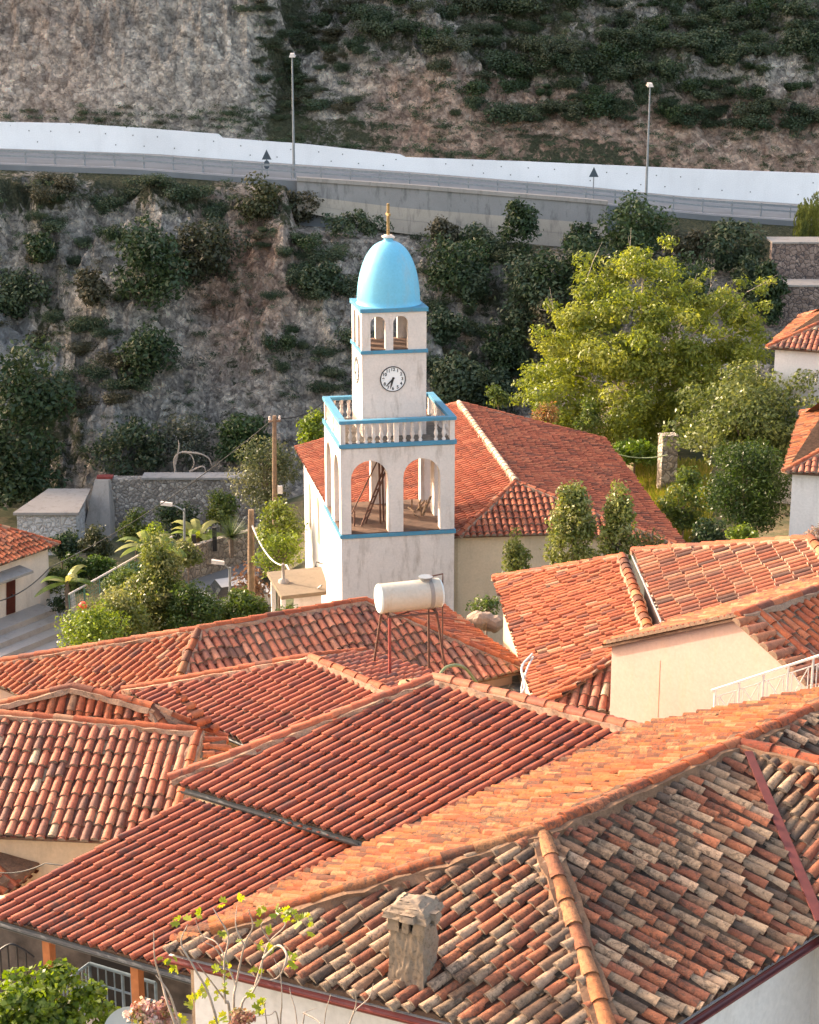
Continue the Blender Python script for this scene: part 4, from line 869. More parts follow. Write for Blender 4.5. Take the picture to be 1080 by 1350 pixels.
# ------------------------------------------------------------------ clock tower
def TP(lx, ly, z): return TO + ct * lx + cdp * ly + ZUP * z
tow = thing('clock_tower', TP(TW / 2, TW / 2, 4), 'white clock tower with a pale blue dome and blue ledges', 'clock tower')
def tbox(mb, x0, x1, y0, y1, z0, z1, mat=0):
    b = [TP(x0, y0, z0), TP(x1, y0, z0), TP(x1, y1, z0), TP(x0, y1, z0)]; mb.hexa(b, [p + ZUP * (z1 - z0) for p in b], mat)
def arch_wall(mb, A, D, Nn, L, th_, z0, z1, ops, seg=12):
    """wall along D from A with arched openings (x0, x1, spring height); thickness th_ along Nn"""
    xs_ = {0.0, L}
    for x0, x1, sp_ in ops:
        for k in range(seg + 1): xs_.add(round((x0 + x1) / 2 - (x1 - x0) / 2 * math.cos(math.pi * k / seg), 5))
    xs_ = sorted(xs_)
    def bot(x, op):
        x0, x1, sp_ = op; rr = (x1 - x0) / 2; c = (x0 + x1) / 2; return sp_ + math.sqrt(max(0, rr * rr - (x - c) ** 2))
    for a, b in zip(xs_[:-1], xs_[1:]):
        m = (a + b) / 2; op = next((o for o in ops if o[0] < m < o[1]), None)
        za, zb = (z0, z0) if op is None else (bot(a, op), bot(b, op))
        P = lambda x, z, n_: A + D * x + ZUP * z + Nn * n_
        q = [P(a, za, 0), P(b, zb, 0), P(b, z1, 0), P(a, z1, 0)]; w = [p + Nn * th_ for p in q]
        mb.face(q); mb.face(w[::-1]); mb.face([q[0], w[0], w[1], q[1]]); mb.face([q[3], q[2], w[2], w[3]])
        if op is None:
            mb.face([q[0], q[3], w[3], w[0]]); mb.face([q[1], w[1], w[2], q[2]])
ZB1, ZB2, ZC3, ZC4 = 11.38, 14.5, 17.68, 19.15
mb = MB(); tbox(mb, 0, TW, 0, TW, 2.5, ZB1 - .17); mb.build('shaft', M['tower_white'], tow)
mb = MB(); w = .40
ops = [(.36, 1.69, 13.38), (2.24, 3.58, 13.38)]
arch_wall(mb, TP(0, 0, 0), ct, cdp, TW, w, ZB1, ZB2, ops); arch_wall(mb, TP(0, TW - w, 0), ct, cdp, TW, w, ZB1, ZB2, ops)
ops2 = [(.36 - w, 1.69 - w, 13.38), (2.24 - w, 3.58 - w, 13.38)]
ops2 = [(.05, 1.29, 13.42), (2.0, 3.25, 13.42)]
arch_wall(mb, TP(0, w, 0), cdp, ct, TW - 2 * w, w, ZB1, ZB2, ops2); arch_wall(mb, TP(TW - w, w, 0), cdp, ct, TW - 2 * w, w, ZB1, ZB2, ops2)
tbox(mb, w, TW - w, w, TW - w, ZB2 - .25, ZB2); mb.build('belfry', M['tower_white'], tow)
mb = MB(); tbox(mb, .02, TW - .02, .02, TW - .02, ZB1 - .02, ZB1 + .02); mb.build('belfry_floor', M['floor_brown'], tow)
for nm, z0, z1, o in (('ledge', ZB1 - .15, ZB1 - .02, .05), ('ledge', ZB2 + .03, ZB2 + .17, .06)):
    mb = MB(); tbox(mb, -o, TW + o, -o, TW + o, z0, z1); mb.build(nm, M['blue'], tow)
mb = MB(); tbox(mb, .05, TW - .05, .05, TW - .05, ZB2 + .17, ZB2 + .20); mb.build('balcony_floor', plain('mossy_balcony_floor', (.12, .10, .08), .95, 0, .5, 4), tow)
# balustrade
zb, zt_ = ZB2 + .17, 15.40
bs = MB(); bs.lathe((0, 0, 0), [(.075, 0), (.075, .06), (.04, .10), (.055, .16), (.085, .25), (.055, .36), (.04, .42), (.06, .47), (.04, .53), (.07, .62), (.07, .75)], 10)
bal0 = bs.build('baluster', M['tower_white'], tow); bal0.matrix_parent_inverse = Matrix.Identity(4); first = [True]
def baluster(lx, ly):
    b = bal0 if first[0] else bal0.copy()
    if not first[0]: scene.collection.objects.link(b); b.parent = tow
    first[0] = False; p = TP(lx, ly, zb) - np.array(tow.location); b.location = tuple(p)
hgt = zt_ - zb
for lx, ly in [(.09, .09), (TW - .09, .09), (.09, TW - .09), (TW - .09, TW - .09), (2.0, .09), (2.0, TW - .09), (.09, 2.05), (TW - .09, 2.05)]:
    mb = MB(); tbox(mb, lx - .085, lx + .085, ly - .085, ly + .085, zb, zt_); mb.build('balustrade_post', M['tower_white'], tow)
for k in range(6): baluster(.36 + k * .277, .09); baluster(.36 + k * .277, TW - .09)
for k in range(6):
    if k != 3: baluster(2.30 + k * .283, .09)
    if k != 0: baluster(2.30 + k * .283, TW - .09)
for k in range(12):
    if k != 6: baluster(.09, .33 + k * .293); baluster(TW - .09, .33 + k * .293)
o = .05
for x0, x1, y0, y1 in ((-o, TW + o, -o, .2), (-o, TW + o, TW - .2, TW + o), (-o, .2, .203, TW - .203), (TW - .2, TW + o, .203, TW - .203)):
    mb = MB(); tbox(mb, x0, x1, y0, y1, zt_, zt_ + .12); mb.build('top_rail', M['blue'], tow)
# clock stage, lantern, dome
C0, C1, D0, D1 = .93, 3.24, .90, 3.21
mb = MB(); tbox(mb, C0, C1, D0, D1, ZB2 + .18, ZC3); mb.build('clock_stage', M['tower_white'], tow)
for z0, z1, o in ((ZC3, ZC3 + .12, .05), (ZC4, ZC4 + .14, .06)):
    mb = MB(); tbox(mb, C0 - o, C1 + o, D0 - o, D1 + o, z0, z1); mb.build('ledge', M['blue'], tow)
mb = MB(); LW = C1 - C0; w2 = .24; za = ZC3 + .12
ops = [(.30, .82, 18.74), (1.14, 1.66, 18.74)]; ops = [(LW * .13, LW * .365, 18.72), (LW * .49, LW * .725, 18.72)]
ops = [(.31, .84, 18.74), (1.12, 1.65, 18.74)]
ops = [(x0 + .0, x1 + .0, s_) for x0, x1, s_ in ops]
arch_wall(mb, TP(C0, D0, 0), ct, cdp, LW, w2, za, ZC4, ops); arch_wall(mb, TP(C0, D1 - w2, 0), ct, cdp, LW, w2, za, ZC4, ops)
ops2 = [(.14, .67, 18.74), (1.1, 1.63, 18.74)]
arch_wall(mb, TP(C0, D0 + w2, 0), cdp, ct, LW - 2 * w2, w2, za, ZC4, ops2); arch_wall(mb, TP(C1 - w2, D0 + w2, 0), cdp, ct, LW - 2 * w2, w2, za, ZC4, ops2)
mb.build('lantern', M['tower_white'], tow)
mb = MB(); tbox(mb, C0 + .02, C1 - .02, D0 + .02, D1 - .02, za + .002, za + .03); mb.build('lantern_floor', M['floor_brown'], tow)
mb = MB(); zc = ZC4 + .14; cc = TP((C0 + C1) / 2, (D0 + D1) / 2, zc); rd_ = 1.13; hd = 2.22
prof = [(rd_ * 1.04, 0), (rd_, .05)] + [(rd_ * math.cos(a) ** .86, .05 + (hd - .05) * math.sin(a)) for a in np.linspace(.06, 1.46, 22)] + [(.16, hd + .02), (.16, hd + .10)]
mb.lathe(cc, prof, 48); dome = mb.build('dome', M['dome_blue'], tow)
mb = MB(); mb.cbox(cc + ZUP * (hd + .125), .40, .40, .05, th); mb.cbox(cc + ZUP * (hd + .17), .26, .26, .04, th); mb.build('finial_base', M['white_metal'], tow)
mb = MB(); mb.cbox(cc + ZUP * (hd + .19 + .55), .085, .085, 1.1, th); cr_ = mb.build('cross', M['brass'], tow)
mb = MB(); mb.cbox(cc + ZUP * (hd + .19 + .72), .0855, .44, .085, th + .03); mb.build('cross_arm', M['brass'], cr_)
# clocks
def clock(center, ax, nn, rad):
    g = MB(); n = 40; F = [center + nn * .012 + ax * rad * math.cos(a) + ZUP * rad * math.sin(a) for a in np.linspace(0, 2 * math.pi, n, endpoint=False)]
    g.face(F); fc = g.build('clock_face', M['clock_white'], tow)
    g = MB(); O_ = [center + nn * .03 + ax * rad * 1.0 * math.cos(a) + ZUP * rad * math.sin(a) for a in np.linspace(0, 2 * math.pi, n, endpoint=False)]
    I_ = [center + nn * .03 + ax * rad * .93 * math.cos(a) + ZUP * rad * .93 * math.sin(a) for a in np.linspace(0, 2 * math.pi, n, endpoint=False)]
    g.idx(O_ + I_ + [p - nn * .03 for p in O_], [(i, (i + 1) % n, n + (i + 1) % n, n + i) for i in range(n)] + [(i, 2 * n + i, 2 * n + (i + 1) % n, (i + 1) % n) for i in range(n)]); g.build('clock_rim', M['black'], fc)
    for h in range(1, 13):
        a = math.pi / 2 - h * math.pi / 6; c = center + nn * .018 + ax * rad * .74 * math.cos(a) + ZUP * rad * .74 * math.sin(a)
        text_mesh(str(h), c, ax, ZUP, nn, rad * .34, M['black'], fc, 'numeral', .03)
    for ang_, L, w_ in ((math.pi / 2 - 2 * math.pi * 37.5 / 60, .80, .075), (math.pi / 2 - 2 * math.pi * (6 + 37.5 / 60 - .1) / 12, .80, .10)):
        dv = ax * math.cos(ang_) + ZUP * math.sin(ang_); pv = ax * -math.sin(ang_) + ZUP * math.cos(ang_); g = MB(); k = center + nn * .035
        g.face([k - dv * rad * .16 - pv * rad * w_ * .8, k + dv * rad * L * .6 - pv * rad * w_ * .7, k + dv * rad * L - pv * rad * .01, k + dv * rad * L + pv * rad * .01, k + dv * rad * L * .6 + pv * rad * w_ * .7, k - dv * rad * .16 + pv * rad * w_ * .8]); g.build('clock_hand', M['black'], fc)
def text_mesh(s, c, ax, ay, nn, size, mat, parent, name, bold=0.0):
    cu = bpy.data.curves.new('lettering', 'FONT'); cu.body = s; cu.size = size; cu.align_x = 'CENTER'; cu.align_y = 'CENTER'; cu.offset = bold * size; cu.extrude = .002
    ob = bpy.data.objects.new('lettering', cu); scene.collection.objects.link(ob)
    dg = bpy.context.evaluated_depsgraph_get(); me = bpy.data.meshes.new_from_object(ob.evaluated_get(dg)); bpy.data.objects.remove(ob); bpy.data.curves.remove(cu)
    mt = Matrix(((ax[0], ay[0], nn[0], c[0]), (ax[1], ay[1], nn[1], c[1]), (ax[2], ay[2], nn[2], c[2]), (0, 0, 0, 1))); me.transform(mt); me.materials.clear(); me.materials.append(mat); me.name = name
    return link(name, me, parent)
clock(TP(2.03, D0, 16.76), ct, -cdp, .46); clock(TP(C0, 2.05, 16.9), -cdp, -ct, .46)
# iron ladder and handrail in the belfry
lad = thing('ladder', TP(1.2, 1.5, ZB1 + .02), 'rusty iron ladder leaning inside the left arch of the clock tower', 'ladder'); mb = MB()
l0, l1 = TP(.95, 1.0, ZB1 + .03), TP(1.95, 1.5, 13.6); sd = nrm(np.cross(l1 - l0, cdp)); sw = cdp * .16 + ct * .10
for s_ in (-1, 1): mb.tube([l0 + sw * s_, l1 + sw * s_], .035, 6)
mb.build('side_rail', M['rust'], lad); mb = MB()
for k in range(1, 9): c = l0 + (l1 - l0) * k / 9; mb.tube([c - sw, c + sw], .022, 5)
mb.build('rung', M['rust'], lad); mb = MB()
mb.tube([TP(.6, .9, ZB1 + .02), TP(.62, .9, ZB1 + .6)], .03, 6); mb.tube([TP(.5, .85, ZB1 + .5), TP(1.55, 1.1, 13.85)], .025, 6); mb.tube([TP(1.55, 1.1, 13.9), TP(1.6, 1.1, ZB1 + .02)], .035, 6); mb.tube([TP(1.7, 1.3, 13.9), TP(1.75, 1.3, ZB1 + .02)], .035, 6); mb.build('handrail', M['rust'], lad)
tp_ = thing('timber_pile', TP(3.15, 2.3, ZB1 + .02), 'broken timber offcuts piled inside the right arch of the clock tower', 'timber')
for k in range(9):
    a_ = TP(3.2 + random.uniform(-.2, .2), 2.2 + random.uniform(-.6, .6), ZB1 + .05); mb = MB(); mb.tube([a_, a_ + ct * random.uniform(-.25, .3) + cdp * random.uniform(-.4, .4) + ZUP * random.uniform(.05, .75)], random.uniform(.025, .05), 4); mb.build('offcut', M['wood_pole'], tp_)

# side porch slab beside the tower
cs = [UZ(352, 754, 7.6), UZ(424, 747, 7.6), UZ(434, 779, 7.6), UZ(371, 786, 7.6)]
cp = thing('porch_canopy', (cs[3][0] + .5, cs[3][1] + .5, 4.5), 'weathered flat concrete canopy on square posts against the church side', 'canopy')
mb = MB(); mb.prism([(q[0], q[1]) for q in cs], 7.45, 7.6); mb.build('slab', M['slab'], cp)
for q in (cs[3] * .96 + cs[1] * .04, cs[3] * .7 + cs[2] * .3 + [0, .15, 0], cs[0] * .9 + cs[2] * .1):
    mb = MB(); mb.cbox((q[0], q[1], 5.5), .18, .18, 3.9, th); mb.build('post', M['white'], cp)
mb = MB(); mb.cbox((*UZ(408, 790, 7.2)[:2], 5.7), .9, .3, 3.45, th); mb.build('side_wall', M['white'], cp)
p = UZ(374, 768, 7.6); mb = MB(); mb.lathe(p, [(.22, 0), (.2, .12), (.07, .16), (.06, .7), (.09, .72), (.03, .8)], 8); tag(mb.build('vent_pipe', M['concrete'], None, p), 'stubby vent pipe standing on the flat concrete canopy', 'vent pipe')

# ------------------------------------------------------------------ water tank on its stand
Yt = 38.2; tc0, tc1 = UD(507, 789, Yt), UD(572, 782, Yt + .35); ax = nrm(tc1 - tc0); ax = nrm(ax * [1, 1, .35])
L = np.linalg.norm(tc1 - tc0) + .22; tc = (tc0 + tc1) / 2; rt = .335
tank = thing('water_tank', tc - ZUP * rt, 'cream cylindrical water tank lying on an iron stand above the roofs', 'water tank')
sd = nrm(np.cross(ax, ZUP)); up = np.cross(sd, ax)
def cyl(mb, a0, a1, prof, seg=28, mat=0):
    V = []; n = len(prof)
    for t, r in prof:
        c = tc + ax * (a0 + (a1 - a0) * t)
        V += [c + (sd * math.cos(2 * math.pi * k / seg) + up * math.sin(2 * math.pi * k / seg)) * r for k in range(seg)]
    mb.idx(V, [(i * seg + k, i * seg + (k + 1) % seg, (i + 1) * seg + (k + 1) % seg, (i + 1) * seg + k) for i in range(n - 1) for k in range(seg)], mat, (1, 1, 1), True); mb.face(V[:seg][::-1], mat); mb.face(V[-seg:], mat)
mb = MB(); cyl(mb, -L / 2, L / 2, [(0, rt), (1, rt)]); mb.build('shell', M['tank'], tank)
mb = MB(); cyl(mb, -L / 2 - .045, -L / 2, [(0, rt * .9), (.5, rt * .985), (1, rt * 1.006)]); mb.build('end_cap', M['tank_end'], tank)
mb = MB(); cyl(mb, L / 2, L / 2 + .05, [(0, rt * 1.006), (.5, rt * .985), (1, rt * .9)]); mb.build('end_cap', M['tank_end'], tank)
mb = MB(); cyl(mb, L * .30, L * .37, [(0, rt + .008), (1, rt + .008)]); mb.build('strap', M['band'], tank)
mb = MB(); c = tc + ax * L * .28 + ZUP * (rt - .02); mb.lathe(c, [(.13, 0), (.13, .06), (.16, .065), (.16, .10)], 16); mb.build('hatch', M['grey_metal'], tank)
st = thing('tank_stand', tc - ZUP * 1.7, 'rusty iron frame with splayed legs carrying the cream water tank', 'stand'); zf = tc[2] - rt - .02
cor = [tc + ax * a * L * .40 + sd * b * .30 for a, b in ((-1, 1), (1, 1), (1, -1), (-1, -1))]; cor = [np.array([c[0], c[1], zf]) for c in cor]
mb = MB()
for a, b in zip(cor, cor[1:] + cor[:1]): mb.tube([a, b], .028, 5)
for a, b in ((0, 3), (1, 2)):
    for f in (.2, .8): q = cor[a] * (1 - f) + cor[b] * f; mb.tube([q, q + ZUP * .1], .03, 5)
mb.build('frame', M['rust'], st)
lp = sorted(cor, key=lambda c: c[0])
feet = [UD(492, 868, lp[0][1] + .2), UD(514, 880, lp[1][1] - .1), UD(566, 893, lp[2][1] - .1), UD(592, 903, lp[3][1] + .1)]
for k, (c, f) in enumerate(zip(lp, feet)):
    mb = MB(); mb.tube([c, f - ZUP * .25], .028 if k != 1 else .036, 6); mb.build('leg', M['rust_red'] if k == 1 else M['rust'], st)
mb = MB(); mb.tube([lp[1] - ZUP * .05, lp[1] * .6 + lp[0] * .4 - ZUP * .5], .015, 5); mb.tube([lp[1], lp[1] * .5 + lp[2] * .5 - ZUP * .02], .02, 5); mb.tube([lp[1] + ZUP * 0, lp[1] * .75 + lp[2] * .25 - ZUP * .35], .015, 5); mb.build('brace', M['rust'], st)
mb = MB(); e = tc + ax * (L / 2 + .1); mb.tube([tc + ax * L * .32 + ZUP * (rt + .06), e + ZUP * (rt + .10), e + ZUP * (rt - .1), e - ZUP * .6, e - ZUP * 1.7], .018, 6)
tag(mb.build('water_pipe', M['rust'], None, tc), 'thin dark pipe running down from the cream water tank', 'pipe')
def hang(pts, n=14, sag=.3):
    a, b = np.asarray(pts[0], float), np.asarray(pts[1], float); return [a + (b - a) * t - ZUP * sag * 4 * t * (1 - t) for t in np.linspace(0, 1, n)]
def spline(ctrl, n=8):
    P = [np.asarray(p, float) for p in ctrl]; P = [2 * P[0] - P[1]] + P + [2 * P[-1] - P[-2]]; out = []
    for i in range(1, len(P) - 2):
        for t in np.linspace(0, 1, n, endpoint=False):
            out.append(.5 * (2 * P[i] + (P[i + 1] - P[i - 1]) * t + (2 * P[i - 1] - 5 * P[i] + 4 * P[i + 1] - P[i + 2]) * t * t + (3 * P[i] - P[i - 1] - 3 * P[i + 1] + P[i + 2]) * t ** 3))
    return out + [P[-2]]
mb = MB(); mb.tube(spline([UD(702, 862, 40), UD(688, 880, 39.5), UD(692, 905, 38.5), UD(686, 918, 38.2), UD(700, 925, 38)]), .028, 7); mb.tube(spline([UD(703, 866, 40), UD(694, 885, 39.3), UD(688, 912, 38.4), UD(704, 922, 38)]), .024, 7)
tag(mb.build('pipe_hose', M['hose'], None, UD(690, 900, 39)), 'white insulated pipes dangling over the edge of the rough orange roof', 'pipe')
mb = MB(); mb.tube(spline([UD(577, 893, 36), UD(590, 879, 36.3), UD(612, 880, 36.6), UD(632, 905, 37)]), .035, 6); tag(mb.build('garden_hose', M['green_hose'], None, UD(605, 880, 36.5)), 'greenish hose arching up behind the deep red ridge', 'hose')
mb = MB()
for k in range(5): mb.lathe(UZ(534 + k * 8, 903 - k * 1.2, 17.85) - ZUP * .05, [(.10, 0), (.13, .05), (.10, .12)], 9)
tag(mb.build('rope_coil', plain('tan_rope', (.42, .26, .13), .9), None, UZ(550, 900, 17.85)), 'coil of tan rope on the peak of the deep red roof', 'rope')

# ------------------------------------------------------------------ vegetation helpers
def leaves(blobs, n, size, cols, seed=0, up=.35, asp=.5, inner=.25, drop=0.0, colvar=.25, topcol=None):
    """many small leaf faces spread through ellipsoid clumps; returns verts, faces, colours"""
    g = np.random.default_rng(seed); B = np.array([b[:6] for b in blobs], float)
    w = (B[:, 3] * B[:, 4] + B[:, 3] * B[:, 5] + B[:, 4] * B[:, 5]); w = w / w.sum(); k = g.choice(len(B), n, p=w)
    d = g.normal(size=(n, 3)); d /= np.linalg.norm(d, axis=1)[:, None]
    rr = np.where(g.random(n) < inner, g.random(n) ** .5, .80 + .28 * g.random(n))
    p = B[k, :3] + d * rr[:, None] * B[k, 3:6] + g.normal(size=(n, 3)) * size * .35
    nn = d * .7 + g.normal(size=(n, 3)) * .55 + np.array([0, 0, up]); nn /= np.linalg.norm(nn, axis=1)[:, None]
    t = np.cross(nn, g.normal(size=(n, 3))); t[:, 2] -= drop; t -= nn * (t * nn).sum(1)[:, None]; t /= np.linalg.norm(t, axis=1)[:, None] + 1e-9
    b = np.cross(nn, t); s = size * g.uniform(.6, 1.3, n)[:, None]
    V = np.stack([p - t * s * .5, p + b * s * asp * .5 + nn * s * .06, p + t * s * .5, p - b * s * asp * .5 + nn * s * .06], 1)
    cb = g.integers(0, len(cols), len(B)); C = np.array(cols)[cb[k]] * .6 + np.array(cols)[g.integers(0, len(cols), n)] * .4
    C = C * g.uniform(1 - colvar, 1 + colvar, n)[:, None]
    return V.reshape(-1, 3), C
def leaf_obj(name, V, C, mat, parent=None, origin=None):
    n = len(C); me = bpy.data.meshes.new(name)
    if origin is not None: V = V - np.asarray(origin)
    me.vertices.add(4 * n); me.vertices.foreach_set('co', V.astype(np.float32).ravel()); me.loops.add(4 * n); me.loops.foreach_set('vertex_index', np.arange(4 * n, dtype=np.int32))
    me.polygons.add(n); me.polygons.foreach_set('loop_start', np.arange(0, 4 * n, 4, dtype=np.int32)); me.update(calc_edges=True)
    at = me.attributes.new('Col', 'FLOAT_COLOR', 'FACE'); c = np.ones((n, 4), np.float32); c[:, :3] = np.clip(C, 0, 1); at.data.foreach_set('color', c.ravel()); me.materials.append(mat)
    o = link(name, me, parent)
    if origin is not None: o.location = tuple(origin)
    return o
def clumps(c, rx, ry, rz, n, r, seed, hollow=.55, flat=.75, shape=None):
    g = random.Random(seed); out = []
    for i in range(n):
        while True:
            d = np.array([g.gauss(0, 1), g.gauss(0, 1), g.gauss(0, 1)]); d /= np.linalg.norm(d); q = hollow + (1 - hollow) * g.random()
            p = d * q
            if p[2] > -.75: break
        k = 1.0 if shape is None else shape(p[2])
        s = r * g.uniform(.6, 1.35); out.append((c[0] + p[0] * rx * k, c[1] + p[1] * ry * k, c[2] + p[2] * rz, s, s, s * flat))
    return out
G_WAL = [(.20, .235, .04), (.16, .20, .035), (.25, .27, .055), (.12, .16, .03)]
G_MID = [(.075, .115, .025), (.10, .14, .03), (.055, .09, .02), (.13, .16, .04)]
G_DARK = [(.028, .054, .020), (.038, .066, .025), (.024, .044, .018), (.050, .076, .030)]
G_OLIVE = [(.12, .13, .06), (.09, .11, .045), (.16, .16, .08), (.07, .09, .04)]
G_CIT = [(.12, .15, .035), (.17, .19, .05), (.08, .11, .025), (.22, .22, .09)]
G_LIME = [(.15, .21, .03), (.20, .26, .04), (.11, .16, .025)]
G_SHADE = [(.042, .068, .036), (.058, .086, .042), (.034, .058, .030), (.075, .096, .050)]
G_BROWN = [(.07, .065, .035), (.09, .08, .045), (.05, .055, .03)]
def pxbox(x0, y0, x1, y1, Y):
    a, b = UD(x0, y1, Y), UD(x1, y0, Y); return (a[0] + b[0]) / 2, b[0] - a[0], a[2], b[2]
SEED = [100]
def bush(x0, y0, x1, y1, Y, label, cols, n=2500, size=.2, cat='bush', name='bush', mat='leaf', ncl=26, deep=.8, cr=.34, group=None, stem=True, flat=.8, shape=None, base=None, up=.35, asp=.5, hollow=.5):
    """a bush or small tree filling the given part of the view at depth Y; foliage plus a stem down to the ground"""
    SEED[0] += 1
    if Y is None:
        pp = tz_px((x0 + x1) / 2, y1 - 6, 96, 123.4); Y = (pp[1] if pp is not None else 112) - .3
    cx, w, zb, zt = pxbox(x0, y0, x1, y1, Y); h = zt - zb; zg = min(tz(cx, Y), zb) if base is None else base
    c = (cx, Y, zb + h * .5); rx, rz = w / 2, h / 2; ry = max(.4, min(rx, rz * 1.4) * deep)
    r = cr * min(rx, rz) if min(rx, rz) > .3 else .6 * min(rx, rz)
    bl = clumps(c, max(.05, rx - r * .8), max(.05, ry - r * .7), max(.05, rz - r * .7), ncl, r, SEED[0], hollow, flat, shape)
    V, C = leaves(bl, n, size, cols, SEED[0], up, asp)
    t = thing(name, (cx, Y, zg), label, cat, group)
    leaf_obj('foliage', V, C, M[mat], t)
    if stem:
        mb = MB(); g = random.Random(SEED[0]); mb.tube([(cx, Y, zg - .1), (cx + .05, Y, zb + h * .3), (cx + .02, Y + .05, zb + h * .7)], [max(.04, w * .025), max(.03, w * .02), .02], 6)
        for b in g.sample(bl, min(8, len(bl))): mb.tube([(cx + .03, Y, zb + h * g.uniform(.1, .4)), ((cx + b[0]) / 2, (Y + b[1]) / 2, (zb + b[2]) / 2 + h * .12), b[:3]], [max(.03, w * .014), max(.02, w * .009), .012], 5)
        mb.build('stem', M['bark'], t)
    return t

# ------------------------------------------------------------------ shrubs of the hillside: separate plants sharing a few meshes
protos = []
for k in range(6):
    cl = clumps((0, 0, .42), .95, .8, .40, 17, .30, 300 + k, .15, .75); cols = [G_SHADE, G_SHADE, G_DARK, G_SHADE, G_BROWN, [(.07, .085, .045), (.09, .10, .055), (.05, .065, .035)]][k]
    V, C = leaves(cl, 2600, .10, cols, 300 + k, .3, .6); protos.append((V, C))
pmesh = []
def hill_shrub(p, s, k, label, group, flat=1.0):
    if len(pmesh) <= 5:
        while len(pmesh) < 6:
            o = leaf_obj('hill_shrub', protos[len(pmesh)][0], protos[len(pmesh)][1], M['leaf_dark']); pmesh.append(o.data); bpy.data.objects.remove(o)
    o = bpy.data.objects.new('hill_shrub', pmesh[k]); scene.collection.objects.link(o)
    o.location = (p[0], p[1], p[2] - .15 * s); o.scale = (s * random.uniform(.7, 1.6), s * random.uniform(.7, 1.4), s * flat * random.uniform(.6, 1.25)); o.rotation_euler = (0, 0, random.uniform(0, 6.28))
    return tag(o, label, 'shrub', group)
def scatter(n, boxes, smin, smax, ks, label, group, y0, y1, flat=1.0, mind=0):
    cnt = 0; tries = 0; pts = []
    ws = [abs((b[2] - b[0]) * (b[3] - b[1])) for b in boxes]
    while cnt < n and tries < n * 12:
        tries += 1; b = random.choices(boxes, ws)[0]; px, py = random.uniform(b[0], b[2]), random.uniform(b[1], b[3])
        p = tz_px(px, py, y0, y1)
        if p is None: continue
        if fbm(p[0] * .16 + 7, p[1] * .16 + p[2] * .12, 3, 77) < .40 and random.random() < .75: continue
        if any((p[0] - q[0]) ** 2 + (p[1] - q[1]) ** 2 + (p[2] - q[2]) ** 2 < mind ** 2 for q in pts): continue
        pts.append(p); hill_shrub(p, random.uniform(smin, smax) ** 1.0, random.choice(ks), label, group, flat); cnt += 1
scatter(190, [(470, -10, 1100, 90), (560, 60, 1100, 165), (800, 120, 1100, 175)], .6, 1.9, [0, 1, 2, 3, 5], 'dark shrub on the rocky slope above the roadside wall', 'shrubs on the slope above the road', 134.6, 185, .95, .9)
scatter(48, [(335, 0, 470, 160), (330, 120, 420, 185)], .5, 1.3, [0, 3, 4, 5], 'low scrubby shrub in the gully beside the big bare rock face', 'shrubs in the gully above the road', 134.6, 175, .8, .7)
scatter(100, [(0, 235, 430, 330), (0, 330, 200, 560), (540, 280, 720, 520), (330, 300, 470, 520), (560, 290, 700, 520)], .6, 1.5, [0, 1, 2, 3, 4], 'dark shrub clinging to the cliff below the road', 'shrubs on the cliff below the road', 103, 123.5, 1.0, .6)
# low scrub that nobody could count
VV, CC = [], []
for i in range(1500):
    r = random.random()
    if r < .5: px, py, a, b = random.uniform(330, 1090), random.uniform(0, 230), 134.6, 185
    elif r < .6: px, py, a, b = random.uniform(0, 340), random.uniform(150, 185), 134.6, 150
    else: px, py, a, b = random.uniform(-10, 720), random.uniform(222, 600), 103, 123.6
    p = tz_px(px, py, a, b)
    if p is None: continue
    k = random.randrange(6); V, C = protos[k]; sub = RNG.integers(0, len(C), 110); s = random.uniform(.35, .8); q = V.reshape(-1, 4, 3)[sub]; q = q * np.array([s, s, s * .8]) * .9 + p
    q = q.mean(1, keepdims=True) + (q - q.mean(1, keepdims=True)) * 1.9
    VV.append(q.reshape(-1, 3)); CC.append(C[sub] * random.uniform(.9, 1.6))
tag(leaf_obj('scrub', np.concatenate(VV), np.concatenate(CC), M['leaf_dark']), 'low scrub scattered thinly over the rocky slopes around the road', 'scrub', None, 'stuff')

# ------------------------------------------------------------------ larger bushes and trees in the shaded ravine
SH = dict(mat='leaf_dark', stem=False)
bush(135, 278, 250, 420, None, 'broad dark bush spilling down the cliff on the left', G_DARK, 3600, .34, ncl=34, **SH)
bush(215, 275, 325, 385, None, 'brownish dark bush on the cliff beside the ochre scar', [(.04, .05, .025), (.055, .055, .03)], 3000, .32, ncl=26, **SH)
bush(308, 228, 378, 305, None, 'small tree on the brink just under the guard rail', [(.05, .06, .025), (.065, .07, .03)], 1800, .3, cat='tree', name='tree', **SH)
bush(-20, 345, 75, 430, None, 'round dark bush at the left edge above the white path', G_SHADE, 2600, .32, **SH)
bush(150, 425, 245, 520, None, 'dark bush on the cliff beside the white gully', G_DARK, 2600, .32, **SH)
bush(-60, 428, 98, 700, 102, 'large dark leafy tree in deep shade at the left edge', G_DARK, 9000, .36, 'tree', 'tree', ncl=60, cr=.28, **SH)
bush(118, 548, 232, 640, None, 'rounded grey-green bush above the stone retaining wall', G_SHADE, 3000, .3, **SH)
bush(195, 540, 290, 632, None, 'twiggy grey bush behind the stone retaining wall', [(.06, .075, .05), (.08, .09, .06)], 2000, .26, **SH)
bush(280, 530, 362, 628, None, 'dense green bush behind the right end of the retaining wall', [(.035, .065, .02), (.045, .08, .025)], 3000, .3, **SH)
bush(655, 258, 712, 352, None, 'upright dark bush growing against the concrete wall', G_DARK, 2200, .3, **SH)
bush(782, 252, 902, 345, None, 'dome-shaped green bush below the road lamp', [(.045, .075, .028), (.055, .09, .035)], 3600, .3, **SH)
